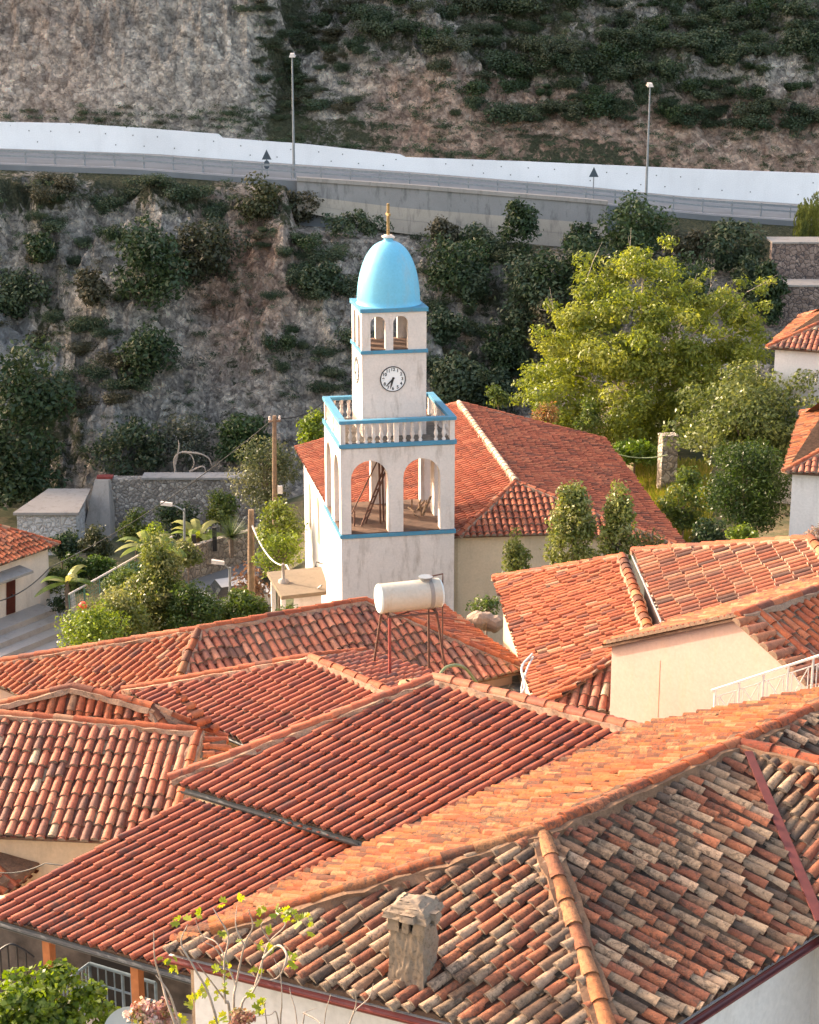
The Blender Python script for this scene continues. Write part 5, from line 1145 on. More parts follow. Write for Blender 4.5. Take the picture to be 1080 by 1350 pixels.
bush(918, 282, 1022, 372, None, 'dark rounded bush below the guard rail on the right', G_SHADE, 3400, .3, **SH)
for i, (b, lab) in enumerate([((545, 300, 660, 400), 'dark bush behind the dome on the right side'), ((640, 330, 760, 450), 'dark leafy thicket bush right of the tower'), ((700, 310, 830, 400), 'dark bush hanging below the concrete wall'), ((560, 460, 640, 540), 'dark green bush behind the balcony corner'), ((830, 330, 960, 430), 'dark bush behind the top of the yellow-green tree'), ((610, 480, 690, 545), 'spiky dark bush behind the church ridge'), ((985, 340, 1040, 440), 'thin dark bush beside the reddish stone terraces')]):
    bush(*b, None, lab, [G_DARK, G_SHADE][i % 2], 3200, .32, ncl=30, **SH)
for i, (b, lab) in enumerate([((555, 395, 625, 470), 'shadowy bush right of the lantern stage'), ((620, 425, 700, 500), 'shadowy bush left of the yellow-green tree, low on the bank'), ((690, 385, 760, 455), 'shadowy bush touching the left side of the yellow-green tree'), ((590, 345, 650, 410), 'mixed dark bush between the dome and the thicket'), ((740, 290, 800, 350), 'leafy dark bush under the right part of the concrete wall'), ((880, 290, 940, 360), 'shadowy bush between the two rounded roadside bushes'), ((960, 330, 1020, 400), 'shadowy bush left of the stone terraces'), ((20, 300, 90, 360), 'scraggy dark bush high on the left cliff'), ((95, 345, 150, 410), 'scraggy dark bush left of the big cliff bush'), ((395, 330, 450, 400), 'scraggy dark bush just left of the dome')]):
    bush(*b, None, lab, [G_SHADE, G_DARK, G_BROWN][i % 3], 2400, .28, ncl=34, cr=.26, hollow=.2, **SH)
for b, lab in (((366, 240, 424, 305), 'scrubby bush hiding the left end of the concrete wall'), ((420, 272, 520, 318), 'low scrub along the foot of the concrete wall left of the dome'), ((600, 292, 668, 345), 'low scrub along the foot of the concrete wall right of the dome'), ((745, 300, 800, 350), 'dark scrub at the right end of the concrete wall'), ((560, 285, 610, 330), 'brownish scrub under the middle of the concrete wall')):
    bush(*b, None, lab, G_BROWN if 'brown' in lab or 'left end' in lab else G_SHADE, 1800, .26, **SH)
# willow at the right edge
w_ = thing('willow_tree', (30, 119, 9), 'pale green weeping willow at the right edge in front of the white wall', 'tree'); VV = []; CC = []; g = np.random.default_rng(5)
cxw, ww, zbw, ztw = pxbox(1045, 240, 1150, 330, 118)
for i in range(170):
    a = g.uniform(0, 6.28); r_ = g.uniform(.2, 1) ** .6 * ww / 2; x, y = cxw + r_ * math.cos(a), 118 + r_ * math.sin(a) * .8; z1 = ztw - (r_ / ww * 2) ** 2 * 1.6 - g.uniform(0, .8); z0 = zbw + g.uniform(-.6, 1.4)
    m = 34; zz = np.linspace(z1, z0, m); p = np.stack([x + g.normal(0, .06, m), y + g.normal(0, .06, m), zz], -1); s = .2
    q = np.stack([p, p + [.05, .02, -.1], p + [0, .03, -.24], p + [-.05, -.02, -.1]], 1) + g.normal(0, .02, (m, 4, 3)); VV.append(q.reshape(-1, 3)); CC.append(np.array([(.13, .16, .05)]) * g.uniform(.6, 1.3, (m, 1)))
leaf_obj('foliage', np.concatenate(VV), np.concatenate(CC), M['leaf'], w_)
mb = MB(); mb.tube([(cxw, 118, tz(cxw, 118) - .2), (cxw + .1, 118, zbw + 2), (cxw, 118, ztw - .8)], [.25, .2, .08], 8); mb.build('trunk', M['bark'], w_)
# reddish stone terraces on the right
for (x0, x1, yt, yb, Y, lab) in ((1018, 1200, 321, 372, 113, 'upper reddish dry stone terrace wall at the right edge'), (1005, 1200, 378, 420, 110, 'lower reddish dry stone terrace wall at the right edge')):
    a, b = UD(x0, yt, Y), UD(x1, yt + 3, Y); zb = UD(x0, yb + 14, Y)[2]
    t = thing('terrace_wall', (a[0], Y, zb), lab, 'wall'); mb = MB(); mb.box((a[0], Y, zb), (b[0] - a[0], 0, 0), (0, .6, 0), (0, 0, a[2] - zb)); mb.build('stonework', M['stone_red'], t)
    mb = MB(); mb.box((a[0], Y - .05, a[2] + .002), (b[0] - a[0], 0, 0), (0, 2.5, 0), (0, 0, .1)); mb.build('coping', M['concrete'], t)

# ------------------------------------------------------------------ big walnut-like tree behind the church
def big_tree():
    Y = 86; cx, w, zb, zt = pxbox(682, 322, 1010, 600, Y); zg = tz(cx, Y)
    t = thing('broadleaf_tree', (cx, Y, zg), 'large spreading tree with bright yellow-green leaves behind the church roof', 'tree')
    prof = [(845, 330, 26, 14), (880, 325, 14, 12), (800, 372, 42, 26), (850, 362, 46, 30), (890, 345, 16, 14), (905, 382, 26, 18), (770, 405, 42, 28), (820, 405, 55, 32), (870, 405, 44, 30), (745, 440, 42, 30), (800, 450, 60, 36), (860, 450, 56, 36), (915, 425, 40, 26), (950, 400, 34, 20), (985, 384, 30, 15), (960, 382, 28, 18), (1012, 374, 16, 8), (935, 378, 26, 18), (960, 412, 40, 28), (925, 400, 34, 24), (975, 440, 32, 30), (945, 470, 36, 30), (735, 480, 44, 32), (790, 495, 60, 40), (850, 500, 62, 42), (915, 480, 52, 36), (965, 450, 38, 26), (715, 505, 30, 26), (700, 530, 20, 18), (740, 530, 44, 34), (800, 545, 60, 40), (865, 550, 62, 40), (930, 530, 50, 36), (975, 495, 30, 26), (690, 515, 12, 10), (728, 408, 14, 12), (978, 425, 26, 18), (820, 340, 12, 10), (770, 380, 14, 14)]
    g = random.Random(3); bl = []; zc = (zb + zt) / 2
    mb = MB(); base = np.array([cx, Y, zg]); fork = np.array([cx, Y, zg + 2.2]); mb.tube([base - ZUP * .2, base + ZUP * 1.2, fork], [.42, .34, .3], 9)
    for i, (px, py, rw, rh) in enumerate(prof):
        dep = g.uniform(-2.6, 2.6) * min(1, rw / 40 + .2); c = UD(px, py, Y); c[1] += dep; sc = 85 / 2400 * 1.02
        k = max(3, int(rw * rh / 130))
        for j in range(k):
            d = np.array([g.uniform(-1, 1), g.uniform(-1, 1), g.uniform(-1, 1)]); rx, rz = rw * sc, rh * sc
            s = min(rx, rz) * g.uniform(.28, .5) + .1; bl.append((c[0] + d[0] * rx * .8, c[1] + d[1] * min(rx, 1.8), c[2] + d[2] * rz * .8, s * 1.15, s, s * .7))
        if i % 3 == 0:
            m = fork * .45 + c * .55 + np.array([g.uniform(-.3, .3), g.uniform(-.3, .3), g.uniform(.2, .8)])
            mb.tube([fork, fork * .7 + m * .3 + [g.uniform(-.2, .2), 0, .2], m, c], [.11, .075, .045, .015], 6)
    for p0, p1 in (((745, 420), (712, 408)), ((740, 425), (722, 390)), ((835, 345), (828, 312)), ((985, 385), (1024, 373)), ((930, 400), (945, 365)), ((775, 365), (790, 330)), ((905, 385), (925, 372))):
        a, b = UD(*p0, Y), UD(*p1, Y); m = (a + b) / 2 + [g.uniform(-.1, .1), 0, .15]; mb.tube([a, m, b], [.02, .014, .007], 5); mb.tube([m, m + (b - a) * .5 + [g.uniform(-.3, .3), .2, .25]], [.012, .005], 4)
    mb.build('trunk', M['bark_pale'], t)
    V, C = leaves(bl, 60000, .23, G_WAL, 11, .5, .45, .4, .5); leaf_obj('crown', V, C, M['leaf_big'], t)
big_tree()
# trees and bushes of the right-hand gardens
bush(868, 470, 1120, 660, 75, 'leafy tree with pale glittering leaves at the right, below the small white house', [(.13, .16, .045), (.17, .19, .06), (.09, .12, .03)], 17000, .20, 'tree', 'tree', ncl=110, cr=.22, hollow=.3)
bush(916, 572, 1052, 716, 68, 'dense dark rounded bush beside the white house at the right edge', [(.04, .075, .016), (.055, .095, .02), (.035, .06, .014)], 17000, .13, ncl=90, cr=.3, mat='leaf')
bush(868, 600, 935, 712, 69.5, 'loose flowering bush beside the dense dark bush', G_MID, 2600, .17)
bush(905, 676, 968, 730, 66, 'dark glossy bush just right of the church roof corner', G_DARK, 2200, .15)
bush(952, 692, 1008, 728, 63, 'small bright rounded bush above the striped roof', G_LIME, 2000, .12)
bush(800, 575, 872, 618, 80, 'low bright hedge behind the church roof corner', [(.10, .17, .02), (.13, .2, .03)], 2400, .18, 'hedge', 'hedge')
bush(700, 528, 745, 562, 81, 'pale shrub with reddish tips behind the church ridge', [(.22, .19, .07), (.28, .15, .06)], 700, .16)
for i, (a, b, c, d) in enumerate(((752, 525, 800, 585), (640, 505, 672, 540))): bush(a, b, c, d, 82 + i, ['mid green bush behind the middle of the church ridge', 'small green bush behind the top of the church ridge'][i], G_MID, 900, .18)
bush(1050, 690, 1110, 735, 48, 'pale pinkish flowering shrub at the right edge above the striped roof', [(.3, .2, .16), (.2, .19, .1), (.36, .26, .2)], 700, .1)
# evergreen saplings in front of the church
G_SAP = [(.16, .19, .045), (.22, .24, .06), (.11, .14, .03), (.28, .28, .12)]
colsh = lambda z: max(.12, 1.25 - 1.1 * (z * .5 + .5))
bush(648, 688, 712, 806, 60, 'slim young evergreen tree nearest the tower in front of the church wall', G_SAP, 2600, .15, 'tree', 'evergreen_tree', ncl=40, shape=colsh, cr=.3)
bush(704, 618, 808, 775, 58, 'tall young evergreen tree in the middle in front of the church wall', G_SAP, 6500, .15, 'tree', 'evergreen_tree', ncl=80, shape=colsh, cr=.24)
bush(776, 626, 856, 772, 57.5, 'pointed young evergreen tree rightmost in front of the church wall', G_SAP, 5000, .15, 'tree', 'evergreen_tree', ncl=70, shape=colsh, cr=.26)
bush(840, 690, 880, 735, 57, 'small reddish sapling in front of the church roof edge', [(.2, .15, .06), (.12, .13, .04)], 500, .13)
bush(612, 785, 668, 815, 52, 'low creeping leafy plant at the foot of the church wall', G_MID, 500, .12, 'plant', 'creeper')
# tall grass patch
VV = []; CC = []; g = np.random.default_rng(8)
for i in range(9000):
    px, py = g.uniform(838, 935), g.uniform(615, 730)
    p = tz_px(px, py, 60, 84)
    if p is None: continue
    h = g.uniform(.15, .5); l = g.normal(0, .1, 2); w = .035; VV.append([p + [-w, 0, 0], p + [w, 0, 0], p + [w * .4 + l[0], l[1], h], p + [-w * .4 + l[0], l[1], h]]); CC.append(np.array([(.26, .27, .05), (.32, .28, .08), (.18, .22, .04)][g.integers(3)]) * g.uniform(.7, 1.2))
tag(leaf_obj('grass', np.array(VV).reshape(-1, 3), np.array(CC), M['grass']), 'tall yellow-green grass on the bank right of the church roof', 'grass', None, 'stuff')
pb = UD(895, 625, 76); t = thing('stone_gatepost', (pb[0], 76, tz(pb[0], 76)), 'rough stone gatepost above the tall grass', 'post'); mb = MB(); mb.cbox((pb[0] - .15, 78.5, 9.75), .72, .6, 2.5, .2); mb.build('stonework', M['stone_light'], t)
mb = MB(); mb.cbox((pb[0] - .15, 78.5, 11.04), .76, .64, .08, .2); mb.build('capstone', M['stone_light'], t)
mb = MB(); mb.tube(hang((UD(795, 592, 78), UD(880, 600, 76.5)), 10, .25), .03, 5); tag(mb.build('hose_line', M['green_hose'], None, UD(840, 598, 77)), 'thin pale green line strung from the church corner to the gatepost', 'line')

# ------------------------------------------------------------------ left garden
LM = thing('tiled_house', (-19, 84, 1.5), 'white house with a red-brown door and low tiled roof at the left edge', 'house')
m0 = UZ(67, 789, 1.5); m1 = UZ(-60, 838, 1.5); md = nrm(m1 - m0); mn = np.cross(md, ZUP); mn = mn if mn[0] > 0 else -mn; mback = m0 - mn * 7
mb = MB(); mb.prism([(m0[0], m0[1]), (m1[0], m1[1]), *[(q[0], q[1]) for q in (m1 - mn * 7, m0 - mn * 7)]], .5, 4.25); mb.build('wall', stucco('warm_whitewash', (.80, .70, .60), (.40, .30, .22), .4), LM)
me0, me1 = m0 - md * .35 + mn * .45 + ZUP * 2.75, m1 + mn * .45 + ZUP * 2.75; mr0, mr1 = m0 + md * 2.2 - mn * 3.6 + ZUP * 4.2, m1 - mn * 3.6 + ZUP * 4.2; mx = m0 - md * .35 - mn * 7.4 + ZUP * 2.75
mb = MB(); lay(mb, [me0, me1, mr1, mr0], me1, me0, PAL_MID, .26, .40, .10, .6, 5); lay(mb, [me0, mr0, mx], mx, me0, PAL_MID, .26, .40, .10, .6, 5); rM = mb.build('roof', to, LM)
mb = MB(); caps(mb, me0, mr0, PAL_MID, .1, .42, .4); caps(mb, mr0, mr1, PAL_MID, .1, .42, .4); mb.build('ridge_tile', to, rM)
def on_m(px, py, off=0): return UP(px, py, (mn, m0)) + mn * off
q = [on_m(8, 811, .03), on_m(20, 807, .03), on_m(20, 760, .03), on_m(8, 763, .03)]
mb = MB(); mb.idx(q + [p - mn * .02 for p in q], [(0, 1, 2, 3), (0, 4, 5, 1), (3, 2, 6, 7)]); mb.face(q[::-1]); dr = mb.build('door', M['door_red'], LM)
mb = MB(); c = (q[0] * .3 + q[1] * .7) + ZUP * .9; mb.lathe(c + mn * .03, [(.03, 0), (.04, .03), (.03, .06)], 8); mb.build('handle', M['black'], dr)
q = [on_m(-40, 771, 0), on_m(26, 748, 0)]; mb = MB(); mb.hexa([q[0], q[1], q[1] + mn * .9 - ZUP * .12, q[0] + mn * .9 - ZUP * .12], [p + ZUP * .12 for p in (q[0], q[1], q[1] + mn * .9 - ZUP * .12, q[0] + mn * .9 - ZUP * .12)]); mb.build('door_canopy', M['concrete'], LM)
# terrace steps in front of that house
sp_ = thing('entrance_steps', tuple(m0 + mn * 2), 'flight of wide concrete steps below the red-brown door', 'steps')
for k in range(5):
    w0 = 1.2 + k * .75; mb = MB(); s0_ = m0 + md * (.9 - .25 * k) + ZUP * (-.02 - .26 * k); mb.box(s0_ - ZUP * .9, md * 12, mn * w0, ZUP * .9); mb.build('step', M['step'], sp_)
tag_ = thing('terrace_wall', tuple(m0 + mn * .6), 'short white parapet wall beside the entrance steps', 'wall')
mb = MB(); mb.box(m0 + mn * .02 - ZUP * .6 + md * .05, mn * .9, -md * .22, ZUP * 1.5); mb.build('post_block', M['white'], tag_)
w0, w1 = UZ(62, 812, 1.0), UZ(99, 806, 1.0); mb = MB(); d_ = w1 - w0; mb.hexa([w0 - ZUP * .8, w1 - ZUP * .8, w1 - ZUP * .8 + [0, .25, 0], w0 - ZUP * .8 + [0, .25, 0]], [w0 + ZUP * .55, w1 + ZUP * 1.0, w1 + ZUP * 1.0 + [0, .25, 0], w0 + ZUP * .55 + [0, .25, 0]]); mb.build('low_wall', M['white'], tag_)
# paved yard below the steps
mb = MB(); yp = [UZ(-80, 905, .62), UZ(-80, 830, .62), UZ(60, 800, .62), UZ(140, 812, .62), UZ(170, 905, .62)]
mb.face([p - ZUP * 0 for p in yp[::-1]]); yv = [(p[0], p[1]) for p in yp]; mb2 = MB(); mb2.prism(yv, -1, .1)
tag(mb2.build('yard', M['step']), kind='structure')
# fence with handrail
fa, fb_ = UD(92, 805, 80), UD(228, 728, 84)
fn = thing('garden_fence', tuple(fa), 'green wire mesh fence with a pale top rail sloping up through the garden', 'fence')
fd = fb_ - fa; mb = MB(); hgt_ = ZUP * 1.05; mb.tube([fa + hgt_ * .75, fb_ + hgt_ * .75], .05, 6); mb.build('top_rail', M['white_metal'], fn)
grn = plain('green_fence_paint', (.10, .22, .17), .5)
for k in range(8): p = fa + fd * (k / 7); mb = MB(); mb.tube([p - ZUP * .4, p + hgt_ * .75], .03, 5); mb.build('post', grn, fn)
mb = MB()
for k in range(46): p = fa + fd * (k / 45); mb.tube([p - ZUP * .25, p + hgt_ * .74], .009, 3, cap=False)
for k in range(4): mb.tube([fa + hgt_ * (.14 + .18 * k), fb_ + hgt_ * (.14 + .18 * k)], .009, 3, cap=False)
mb.build('mesh_panel', grn, fn)
# stone retaining wall with buttress, shed
Yw = 99.0; ra, rb = UD(140, 632, Yw), UD(345, 632, Yw)
rw = thing('stone_retaining_wall', ((ra[0] + rb[0]) / 2, Yw, .3), 'tall rubble stone retaining wall with a sloping plastered buttress', 'wall')
mb = MB(); zb = .0; mb.hexa([(ra[0], Yw - .5, zb), (rb[0], Yw - .5, zb), (rb[0], Yw + .8, zb), (ra[0], Yw + .8, zb)], [(ra[0], Yw, ra[2]), (rb[0], Yw, ra[2]), (rb[0], Yw + .8, ra[2]), (ra[0], Yw + .8, ra[2])]); mb.build('stonework', M['stone'], rw)
mb = MB(); mb.box((ra[0] + 2, Yw - .1, ra[2] + .002), (rb[0] - ra[0] - 2, 0, 0), (0, 1.2, 0), (0, 0, .12)); mb.build('coping', M['concrete_dark'], rw)
x0, x1 = UD(118, 700, Yw)[0], UD(150, 632, Yw)[0]; mb = MB(); mb.hexa([(x0 - .3, Yw - 1.4, zb), (x1 - .1, Yw - 1.4, zb), (x1 + .2, Yw + .8, zb), (x0 - .3, Yw + .8, zb)], [(UD(126, 632, Yw)[0], Yw - .25, ra[2] + .02), (x1 - .25, Yw - .25, ra[2] + .02), (x1 + .1, Yw + .8, ra[2] + .02), (UD(126, 632, Yw)[0], Yw + .8, ra[2] + .02)]); mb.build('buttress', M['concrete'], rw)
mb = MB(); mb.cbox((UD(138, 629, Yw)[0], Yw + .2, ra[2] + .1), .9, .5, .14); mb.build('cap_tile', M['rust_red'], rw)
Ys = 95.0; a, b = UD(22, 678, Ys), UD(100, 680, Ys); c = UD(118, 652, Ys + 4.4)
sh = thing('stone_shed', ((a[0] + b[0]) / 2, Ys + 2, .6), 'small whitewashed stone shed with a flat grey concrete roof in the shade', 'shed')
zt_ = a[2]; mb = MB(); mb.hexa([(a[0] - .15, Ys - .2, zt_), (b[0] + .2, Ys - .2, zt_), (c[0] + .1, Ys + 4.4, zt_ + .1), (a[0] + .9, Ys + 4.4, zt_ + .1)], [(a[0] - .15, Ys - .2, zt_ + .15), (b[0] + .2, Ys - .2, zt_ + .15), (c[0] + .1, Ys + 4.4, zt_ + .25), (a[0] + .9, Ys + 4.4, zt_ + .25)]); mb.build('roof', M['concrete'], sh)
mb = MB(); mb.hexa([(a[0], Ys, -.5), (b[0], Ys, -.5), (c[0] - .1, Ys + 4.2, -.5), (a[0] + 1, Ys + 4.2, -.5)], [(a[0], Ys, zt_ - .004), (b[0], Ys, zt_ - .004), (c[0] - .1, Ys + 4.2, zt_ - .004), (a[0] + 1, Ys + 4.2, zt_ - .004)]); mb.build('wall', M['stone_white'], sh)
# lane with low stone wall
ln_ = [UZ(205, 800, 2.6), UZ(212, 752, 2.6), UZ(330, 705, 2.6), UZ(345, 740, 2.6), UZ(330, 800, 2.6)]
mb = MB(); mb.prism([(p[0], p[1]) for p in ln_], .5, 2.6); tag(mb.build('lane', M['lane']), kind='structure')
lw = thing('lane_wall', tuple(UZ(260, 745, 2.6)), 'curved low wall of pale field stones along the paved lane', 'wall')
cur = spline([UD(200, 768, 81), UD(222, 750, 82.5), UD(262, 733, 84), UD(300, 722, 85.5), UD(340, 712, 87)], 5); mb = MB()
for p, q in zip(cur[:-1], cur[1:]): mb.hexa([(p[0], p[1], 1.5), (q[0], q[1], 1.5), (q[0], q[1] + .5, 1.5), (p[0], p[1] + .5, 1.5)], [(p[0], p[1] + .05, p[2] + .55), (q[0], q[1] + .05, q[2] + .55), (q[0], q[1] + .5, q[2] + .55), (p[0], p[1] + .5, p[2] + .55)])
mb.build('stonework', M['stone_light'], lw)
for px, py in ((256, 718), (283, 708)): p = UD(px, py, 84.5); mb = MB(); mb.cbox(p + [0, 0, -.1], .2, .2, 1.2); mb.build('post', M['dark'], lw)
# poles, lamps, cables
def pole(px, pt, pb, Y, r, label, insul=True):
    b = UD(px, pb, Y); tp = UD(px, pt, Y); t = thing('utility_pole', b, label, 'utility pole'); mb = MB(); mb.tube([b - ZUP * 1.5, (b + tp) / 2, tp], [r * 1.15, r * 1.05, r * .85], 9); mb.build('pole', M['wood_pole'], t)
    if insul:
        mb = MB(); mb.cbox(tp - ZUP * .25, .55, .08, .08, .3); mb.build('crossarm', M['wood_pole'], t)
        for s_ in (-.22, .22): mb = MB(); mb.lathe(tp + [s_, s_ * .3, -.2], [(.03, 0), (.06, .06), (.04, .12), (.05, .18)], 8); mb.build('insulator', M['white_metal'], t)
        mb = MB(); mb.cbox(tp - ZUP * 3.4 + [.2, -.2, 0], .22, .18, .36); mb.build('meter_box', M['white_metal'], t)
    return tp
P1 = pole(362, 548, 705, 80, .105, 'tall thin utility pole left of the clock tower'); P2 = pole(331, 672, 790, 74, .145, 'short stout wooden pole beside the lane', False)
def lamp_small(px, pt, pb, Y, sx, label):
    b = UD(px, pb, Y); tp = UD(px, pt, Y); t = thing('street_lamp', b, label, 'street lamp'); mb = MB(); mb.tube([b - ZUP * .6, tp], .06, 7); mb.build('pole', M['grey_metal'], t)
    mb = MB(); e = tp + [sx, -.3, .35]; mb.tube([tp - ZUP * .1, tp + [sx * .4, -.1, .12], e], .04, 6); mb.build('arm', M['grey_metal'], t)
    mb = MB(); mb.hexa([e + [-.3, -.12, -.06], e + [.25, -.1, -.12], e + [.25, .1, -.12], e + [-.3, .12, -.06]], [e + [-.3, -.1, .1], e + [.25, -.08, .02], e + [.25, .08, .02], e + [-.3, .1, .1]]); mb.build('lamp_head', M['white_metal'], t)
lamp_small(243, 671, 738, 82, -.75, 'grey street lamp with a sloping arm above the banana plants'); lamp_small(303, 748, 790, 76, -.45, 'small dark lamp post standing in the paved lane')
def cable(name, pts, r, mat, label, sag):
    mb = MB(); q = []
    for a, b in zip(pts[:-1], pts[1:]): q += hang((a, b), 12, sag)[:-1]
    q.append(np.asarray(pts[-1])); mb.tube(q, r, 4, cap=False); tag(mb.build(name, mat, None, q[len(q) // 2]), label, 'cable')
cable('power_cable', [UD(-30, 795, 76), UD(66, 748, 82), P1 - ZUP * .1], .028, M['cable'], 'black cable running from the left house up to the tall thin pole', .5)
cable('power_cable', [P2 - ZUP * .6, UD(378, 745, 70), UD(424, 772, 67)], .04, M['hose'], 'pale cable drooping from the short stout pole to the canopy', .55)
cable('power_cable', [P1 - ZUP * .1, UD(430, 528, 84), UD(520, 512, 90)], .025, M['cable'], 'thin dark cable leading right from the tall thin pole behind the tower', .3)
cable('power_cable', [UD(-20, 1147, 30.5), UD(60, 1138, 30), UD(215, 1128, 29)], .012, M['cable'], 'black cable hanging under the older tiled eave on the left', .12)
# parked car on the lane
cpx = UZ(306, 806, 2.64); car = thing('parked_car', tuple(cpx), 'small white car parked on the lane behind the dark hedge', 'car'); cz = R(20)
def cpt(x, y, z): return cpx + np.array([x * math.cos(cz) - y * math.sin(cz), x * math.sin(cz) + y * math.cos(cz), z])
sec = [(-1.9, .35, .75, .72), (-1.7, .3, .85, .8), (-.9, .3, .9, .82), (.9, .3, .95, .82), (1.7, .3, .9, .8), (1.9, .38, .8, .7)]; mb = MB(); V = []
for x, z0, z1, hw in sec: V += [cpt(x, -hw, z0), cpt(x, hw, z0), cpt(x, hw, z1), cpt(x, -hw, z1)]
mb.idx(V, [(4 * i + j, 4 * i + (j + 1) % 4, 4 * i + 4 + (j + 1) % 4, 4 * i + 4 + j) for i in range(5) for j in range(4)] + [(3, 2, 1, 0), (20, 21, 22, 23)])
V = [cpt(x, y, z) for x, hw, z in ((-1.0, .78, .9), (-.6, .62, 1.42), (.7, .62, 1.45), (1.5, .76, .94)) for y in (-hw, hw)]; mb.idx(V[2:6] + [p - ZUP * .06 for p in V[2:6]], [(0, 1, 3, 2), (0, 2, 6, 4), (1, 5, 7, 3), (0, 4, 5, 1), (2, 3, 7, 6)]); mb.build('body', M['car_white'], car)
mb = MB(); V2 = [p - ZUP * .012 for p in V]; mb.idx(V2, [(0, 1, 3, 2), (4, 5, 7, 6), (0, 2, 4, 6), (1, 7, 5, 3)]); mb.build('window', M['glass'], car)
for x in (-1.2, 1.2):
    for y in (-.8, .8): mb = MB(); mb.tube([cpt(x, y - .09, .31), cpt(x, y + .09, .31)], .31, 14); mb.build('wheel', M['black'], car)
# banana plants and yucca
def banana(px, py0, py1, Y, n, L, label, seed):
    g = random.Random(seed); b = UD(px, py1, Y); h = UD(px, py0, Y)[2] - b[2]; t = thing('banana_plant', b, label, 'banana plant'); mb = MB()
    mb.tube([b - ZUP * .5, b + ZUP * h * .25, b + ZUP * h * .5], [.14, .12, .08], 8); mb.build('stem', M['bark'], t); V = []; C = []; S = b + ZUP * h * .45
    for k in range(n):
        a = 2 * math.pi * k / n + g.uniform(-.4, .4); dr = np.array([math.cos(a), math.sin(a), 0]); sd = np.array([-dr[1], dr[0], 0]); l = L * g.uniform(.7, 1.15); lift = g.uniform(.35, 1.3); prev = None; col = np.array([(.22, .27, .05), (.16, .22, .04), (.30, .30, .10), (.12, .17, .04)][g.randrange(4)])
        for i in range(9):
            f = i / 8; p = S + dr * (l * f * (.75 - .1 * lift)) + ZUP * (l * (lift * f * .8 - (.35 + .5 * lift) * f * f * .8)); w = .21 * l * .5 * math.sin(math.pi * min(1, f * .93 + .06)) ** .7
            cur_ = (p - sd * w - ZUP * w * .35, p, p + sd * w - ZUP * w * .35)
            if prev is not None:
                V += [prev[0], prev[1], cur_[1], cur_[0], prev[1], prev[2], cur_[2], cur_[1]]; v = g.uniform(.8, 1.2); C += [col * v, col * v * 1.1]
            prev = cur_
    leaf_obj('leaf_crown', np.array(V), np.array(C), M['leaf_big'], t)
banana(197, 680, 756, 82, 12, 2.2, 'ragged banana plant leftmost beside the sloping street lamp', 1); banana(262, 666, 742, 86, 14, 2.4, 'bright banana plant right of the sloping street lamp', 2); banana(90, 730, 800, 81, 9, 2.2, 'young banana plant at the low end of the green fence', 3); banana(226, 686, 765, 80, 11, 2.1, 'upright banana plant directly under the sloping street lamp', 4)
yb = UD(305, 722, 84); yu = thing('yucca_plant', yb, 'spiky dark yucca beside the short wooden pole', 'yucca'); V = []; C = []; g = np.random.default_rng(4); mb = MB(); mb.tube([yb - ZUP * .5, yb + ZUP * .5], .12, 7); mb.build('stem', M['bark'], yu)
for i in range(160):
    d = g.normal(size=3); d[2] = abs(d[2]) * .8 + .05; d /= np.linalg.norm(d); s_ = nrm(np.cross(d, ZUP)); o_ = yb + ZUP * .55; L = g.uniform(.8, 1.25); V += [o_ - s_ * .03, o_ + s_ * .03, o_ + d * L + s_ * .006, o_ + d * L - s_ * .006]; C.append(np.array((.07, .10, .035)) * g.uniform(.7, 1.4))
leaf_obj('leaf_crown', np.array(V), np.array(C), M['leaf_dark'], yu)
# garden bushes and trees on the left
bush(300, 568, 402, 690, 88, 'pale olive tree behind the tall thin utility pole', G_OLIVE, 5200, .17, 'tree', 'olive_tree', ncl=44, cr=.28)
bush(392, 540, 436, 600, 90, 'bright green bush peeping out left of the clock tower', G_LIME, 1600, .2)
bush(335, 655, 402, 752, 77, 'sunlit leafy bush right of the short wooden pole', [(.14, .18, .03), (.19, .22, .05), (.10, .14, .025)], 3600, .17, ncl=34)
bush(298, 735, 358, 800, 75, 'brown dry tangle of stems beside the short wooden pole', [(.12, .07, .04), (.16, .10, .06)], 500, .2)
bush(70, 640 + 55, 112, 745, 92, 'dark bush in front of the stone shed', G_DARK, 1800, .2, mat='leaf_dark')
bush(104, 690, 152, 748, 90, 'olive-green bush below the plastered buttress', [(.05, .06, .025), (.07, .075, .03)], 2000, .2, mat='leaf_dark')
bush(68, 728, 120, 790, 86, 'mid green bush beside the white house corner', [(.04, .07, .02), (.055, .09, .025)], 2200, .2)
bush(108, 728, 152, 768, 86.5, 'sunlit green bush in the middle of the walled garden', [(.07, .12, .025), (.09, .14, .03)], 2200, .2)
bush(148, 735, 200, 770, 85, 'low green bush behind the green fence', [(.06, .10, .02), (.08, .12, .03)], 1600, .2)
bush(60, 785, 95, 810, 82, 'small clipped bush on the terrace corner', G_DARK, 700, .14)
bush(74, 790, 170, 880, 57, 'bright green shrub lowest beside the long roof', G_LIME, 4200, .13, ncl=40)
bush(104, 768, 215, 880, 59, 'lower leafy shrub between the bright shrub and the large glossy one', G_CIT, 7000, .14, ncl=60, cr=.26)
bush(150, 702, 268, 880, 61, 'large glossy sunlit shrub in front of the garden fence', [(.11, .14, .03), (.16, .18, .045), (.07, .10, .022), (.20, .20, .075)], 20000, .15, ncl=110, cr=.24, hollow=.3, shape=lambda z: 1.05 - .5 * max(0, z))
bush(205, 764, 300, 862, 60, 'dark green shrub in front of the lane', [(.06, .10, .02), (.045, .08, .018), (.09, .13, .03)], 6500, .13, ncl=60, cr=.26)
bush(280, 772, 356, 850, 61, 'soft feathery green hedge between the lane and the canopy', [(.06, .095, .016), (.08, .12, .02)], 7500, .13, 'hedge', 'hedge', ncl=70, cr=.26)
